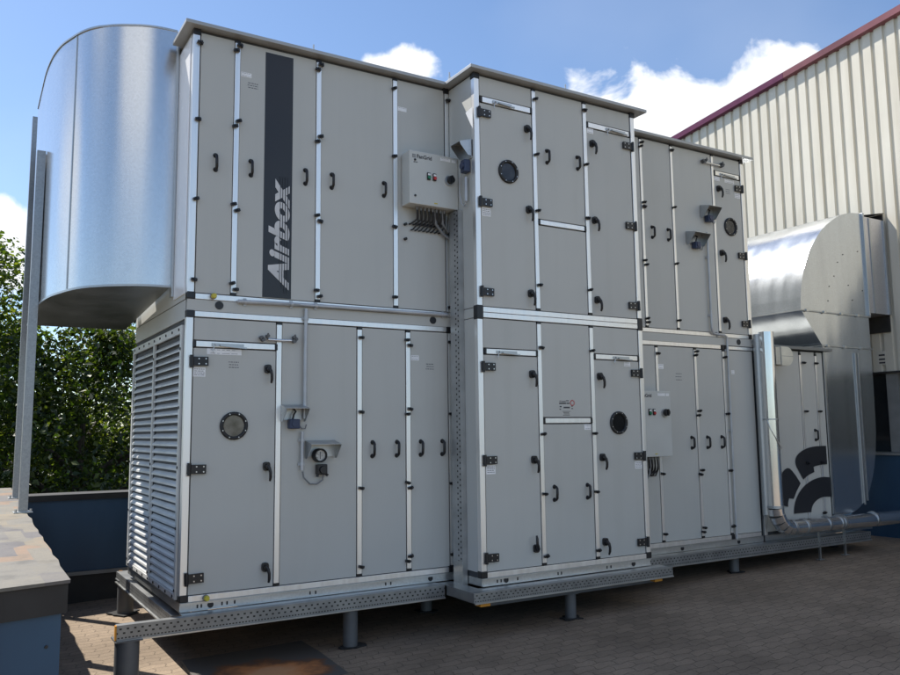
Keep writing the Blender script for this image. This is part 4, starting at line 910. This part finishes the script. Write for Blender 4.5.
# ------------------------------------------------------------------ the hall on the right
XW = 9.874
t = thing('hall', 'cream corrugated hall with purple verge trim and blue base on the right', 'building', (12, -2, -.3))
def ztrim(y): return 7.251 - .1235*y
m = MB(); pitch = .1844; y = 6.0; prof = []
k = 0; ya = .006 - 40*pitch
while ya < 7:
    prof += [(ya-.022, 0.0), (ya-.013, .032), (ya+.030, .032), (ya+.040, 0.0)]; ya += pitch
prof.sort(key=lambda p: p[0])
vs = []
for yy, dx in prof: vs += [(XW+dx, yy, 2.06), (XW+dx, yy, ztrim(yy)-.02)]
m.add(vs, [(2*i, 2*i+2, 2*i+3, 2*i+1) for i in range(len(prof)-1)])
build('cladding', m, M['cream'], t)
build('core', MB().prism([(-7.6, -.6), (6.95, -.6), (6.95, 6.3), (-7.6, 8.0)], 'x', XW+.25, XW+14), M['creamgrey'], t)
def trim(y0, y1, mat, name='verge_trim'):
    vs = []
    for yy in (y0, y1):
        z = ztrim(yy); vs += [(XW-.075, yy, z+.0), (XW-.075, yy, z-.10), (XW-.03, yy, z-.112), (XW+.5, yy, z-.112), (XW+.5, yy, z+.01)]
    n_ = 5; build(name, MB().add(vs, [(i, (i+1) % n_, n_+(i+1) % n_, n_+i) for i in range(n_)] + [tuple(range(n_)), tuple(range(2*n_-1, n_-1, -1))]), mat, t)
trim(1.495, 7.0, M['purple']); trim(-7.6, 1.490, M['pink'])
build('drip_edge', MB().box(XW-.02, XW+.05, -7.6, 6.98, 2.035, 2.06), M['bitumen'], t)
wn = build('window', MB().box(XW+.10, XW+.14, -7.6, 6.9, .90, 2.034), M['frame'], t)
build('glass', MB().box(XW+.085, XW+.099, -7.6, 6.9, .92, 2.03), M['winglass'], wn)
for yy in (.105, -1.4, -2.9, 1.6, 3.1): build('mullion', MB().box(XW+.02, XW+.084, yy-.085, yy+.085, .91, 2.033), M['frame'], wn)
build('sill', MB().box(XW-.03, XW+.09, -7.6, 6.9, .87, .905), M['frame'], t)
build('base_wall', MB().box(XW+.0, XW+.24, -7.6, 6.9, -.6, .868), M['blue'], t)
build('label_sticker', MB().box(XW-.004, XW-.002, .16, .29, 2.16, 2.36), M['creamgrey'], t)
m = MB()
for z_ in (2.30, 2.24, 2.19): m.box(XW-.0055, XW-.0042, .17, .26, z_-.012, z_+.012)
build('printed_notice', m, M['ink'], t)

# ------------------------------------------------------------------ rusty plate on the ground
cx, cy = .60, -.45
t = tag(build('cover_plate', MB().prism([(.10, .30), (1.15, .36), (1.07, -.75), (.02, -.85)], 'z', gz(.6)-.01, gz(.6)+.013), M['rust']), 'flat black sheet with an orange rust stain on the pavers below the left section', 'cover plate')
# ------------------------------------------------------------------ trees behind the parapet
def tree(x, y, zb_, h, r, n, leaf, label, seed, size=.11):
    rnd = random.Random(seed); t = thing('tree', label, 'tree', (x, y, zb_), 'trees behind the parapet')
    m = MB(); top = zb_+h
    m.tube([(x, y, zb_), (x+.1, y, zb_+h*.25), (x-.05, y+.1, zb_+h*.5), (x+.05, y, zb_+h*.8)], [.2, .17, .12, .04], 8)
    for i in range(16):
        a = rnd.uniform(0, 6.28); z0_ = zb_+h*rnd.uniform(.2, .7); l = r*rnd.uniform(.6, 1); m.tube([(x, y, z0_), (x+l*.5*math.cos(a), y+l*.5*math.sin(a), z0_+l*.35), (x+l*math.cos(a), y+l*math.sin(a), z0_+l*.5)], [.07, .045, .015], 6)
    build('trunk', m, M['bark'], t)
    cl = []
    for i in range(95):
        a = rnd.uniform(0, 6.28); v_ = rnd.uniform(0, 1)**.9; rr = r*math.sin(math.pi*min(1, .12+.86*v_))**.55*rnd.uniform(.45, 1.05)
        cl.append((x+rr*math.cos(a), y+rr*math.sin(a), zb_+h*(.08+.90*v_), rnd.uniform(.35, .75)*r*.42))
    vs = []; fs = []
    for i in range(n):
        c = cl[rnd.randrange(len(cl))]; d_ = Vector((rnd.gauss(0, 1), rnd.gauss(0, 1), rnd.gauss(0, .8))); d_ = d_.normalized()*c[3]*rnd.uniform(.5, 1.08)
        p = Vector(c[:3])+d_; e = Euler((rnd.uniform(-1.1, 1.1), rnd.uniform(-1.1, 1.1), rnd.uniform(0, 6.28))).to_matrix(); s_ = size*rnd.choice((.6, .75, .9, 1.05, 1.3))
        k = len(vs); vs += [p+e @ Vector(q_)*s_ for q_ in ((-.5, 0, 0), (-.1, -.32, .05), (.55, 0, -.06), (-.1, .32, .05))]; fs.append((k, k+1, k+2, k+3))
    m = MB(); m.v = [tuple(v) for v in vs]; m.f = fs; m.m = [0]*len(fs); m.sm = [False]*len(fs)
    me = bpy.data.meshes.new('crown'); me.from_pydata([tuple(Vector(v)-Vector((x, y, zb_))) for v in m.v], [], m.f); me.materials.append(leaf)
    link('crown', me, t, (x, y, zb_))
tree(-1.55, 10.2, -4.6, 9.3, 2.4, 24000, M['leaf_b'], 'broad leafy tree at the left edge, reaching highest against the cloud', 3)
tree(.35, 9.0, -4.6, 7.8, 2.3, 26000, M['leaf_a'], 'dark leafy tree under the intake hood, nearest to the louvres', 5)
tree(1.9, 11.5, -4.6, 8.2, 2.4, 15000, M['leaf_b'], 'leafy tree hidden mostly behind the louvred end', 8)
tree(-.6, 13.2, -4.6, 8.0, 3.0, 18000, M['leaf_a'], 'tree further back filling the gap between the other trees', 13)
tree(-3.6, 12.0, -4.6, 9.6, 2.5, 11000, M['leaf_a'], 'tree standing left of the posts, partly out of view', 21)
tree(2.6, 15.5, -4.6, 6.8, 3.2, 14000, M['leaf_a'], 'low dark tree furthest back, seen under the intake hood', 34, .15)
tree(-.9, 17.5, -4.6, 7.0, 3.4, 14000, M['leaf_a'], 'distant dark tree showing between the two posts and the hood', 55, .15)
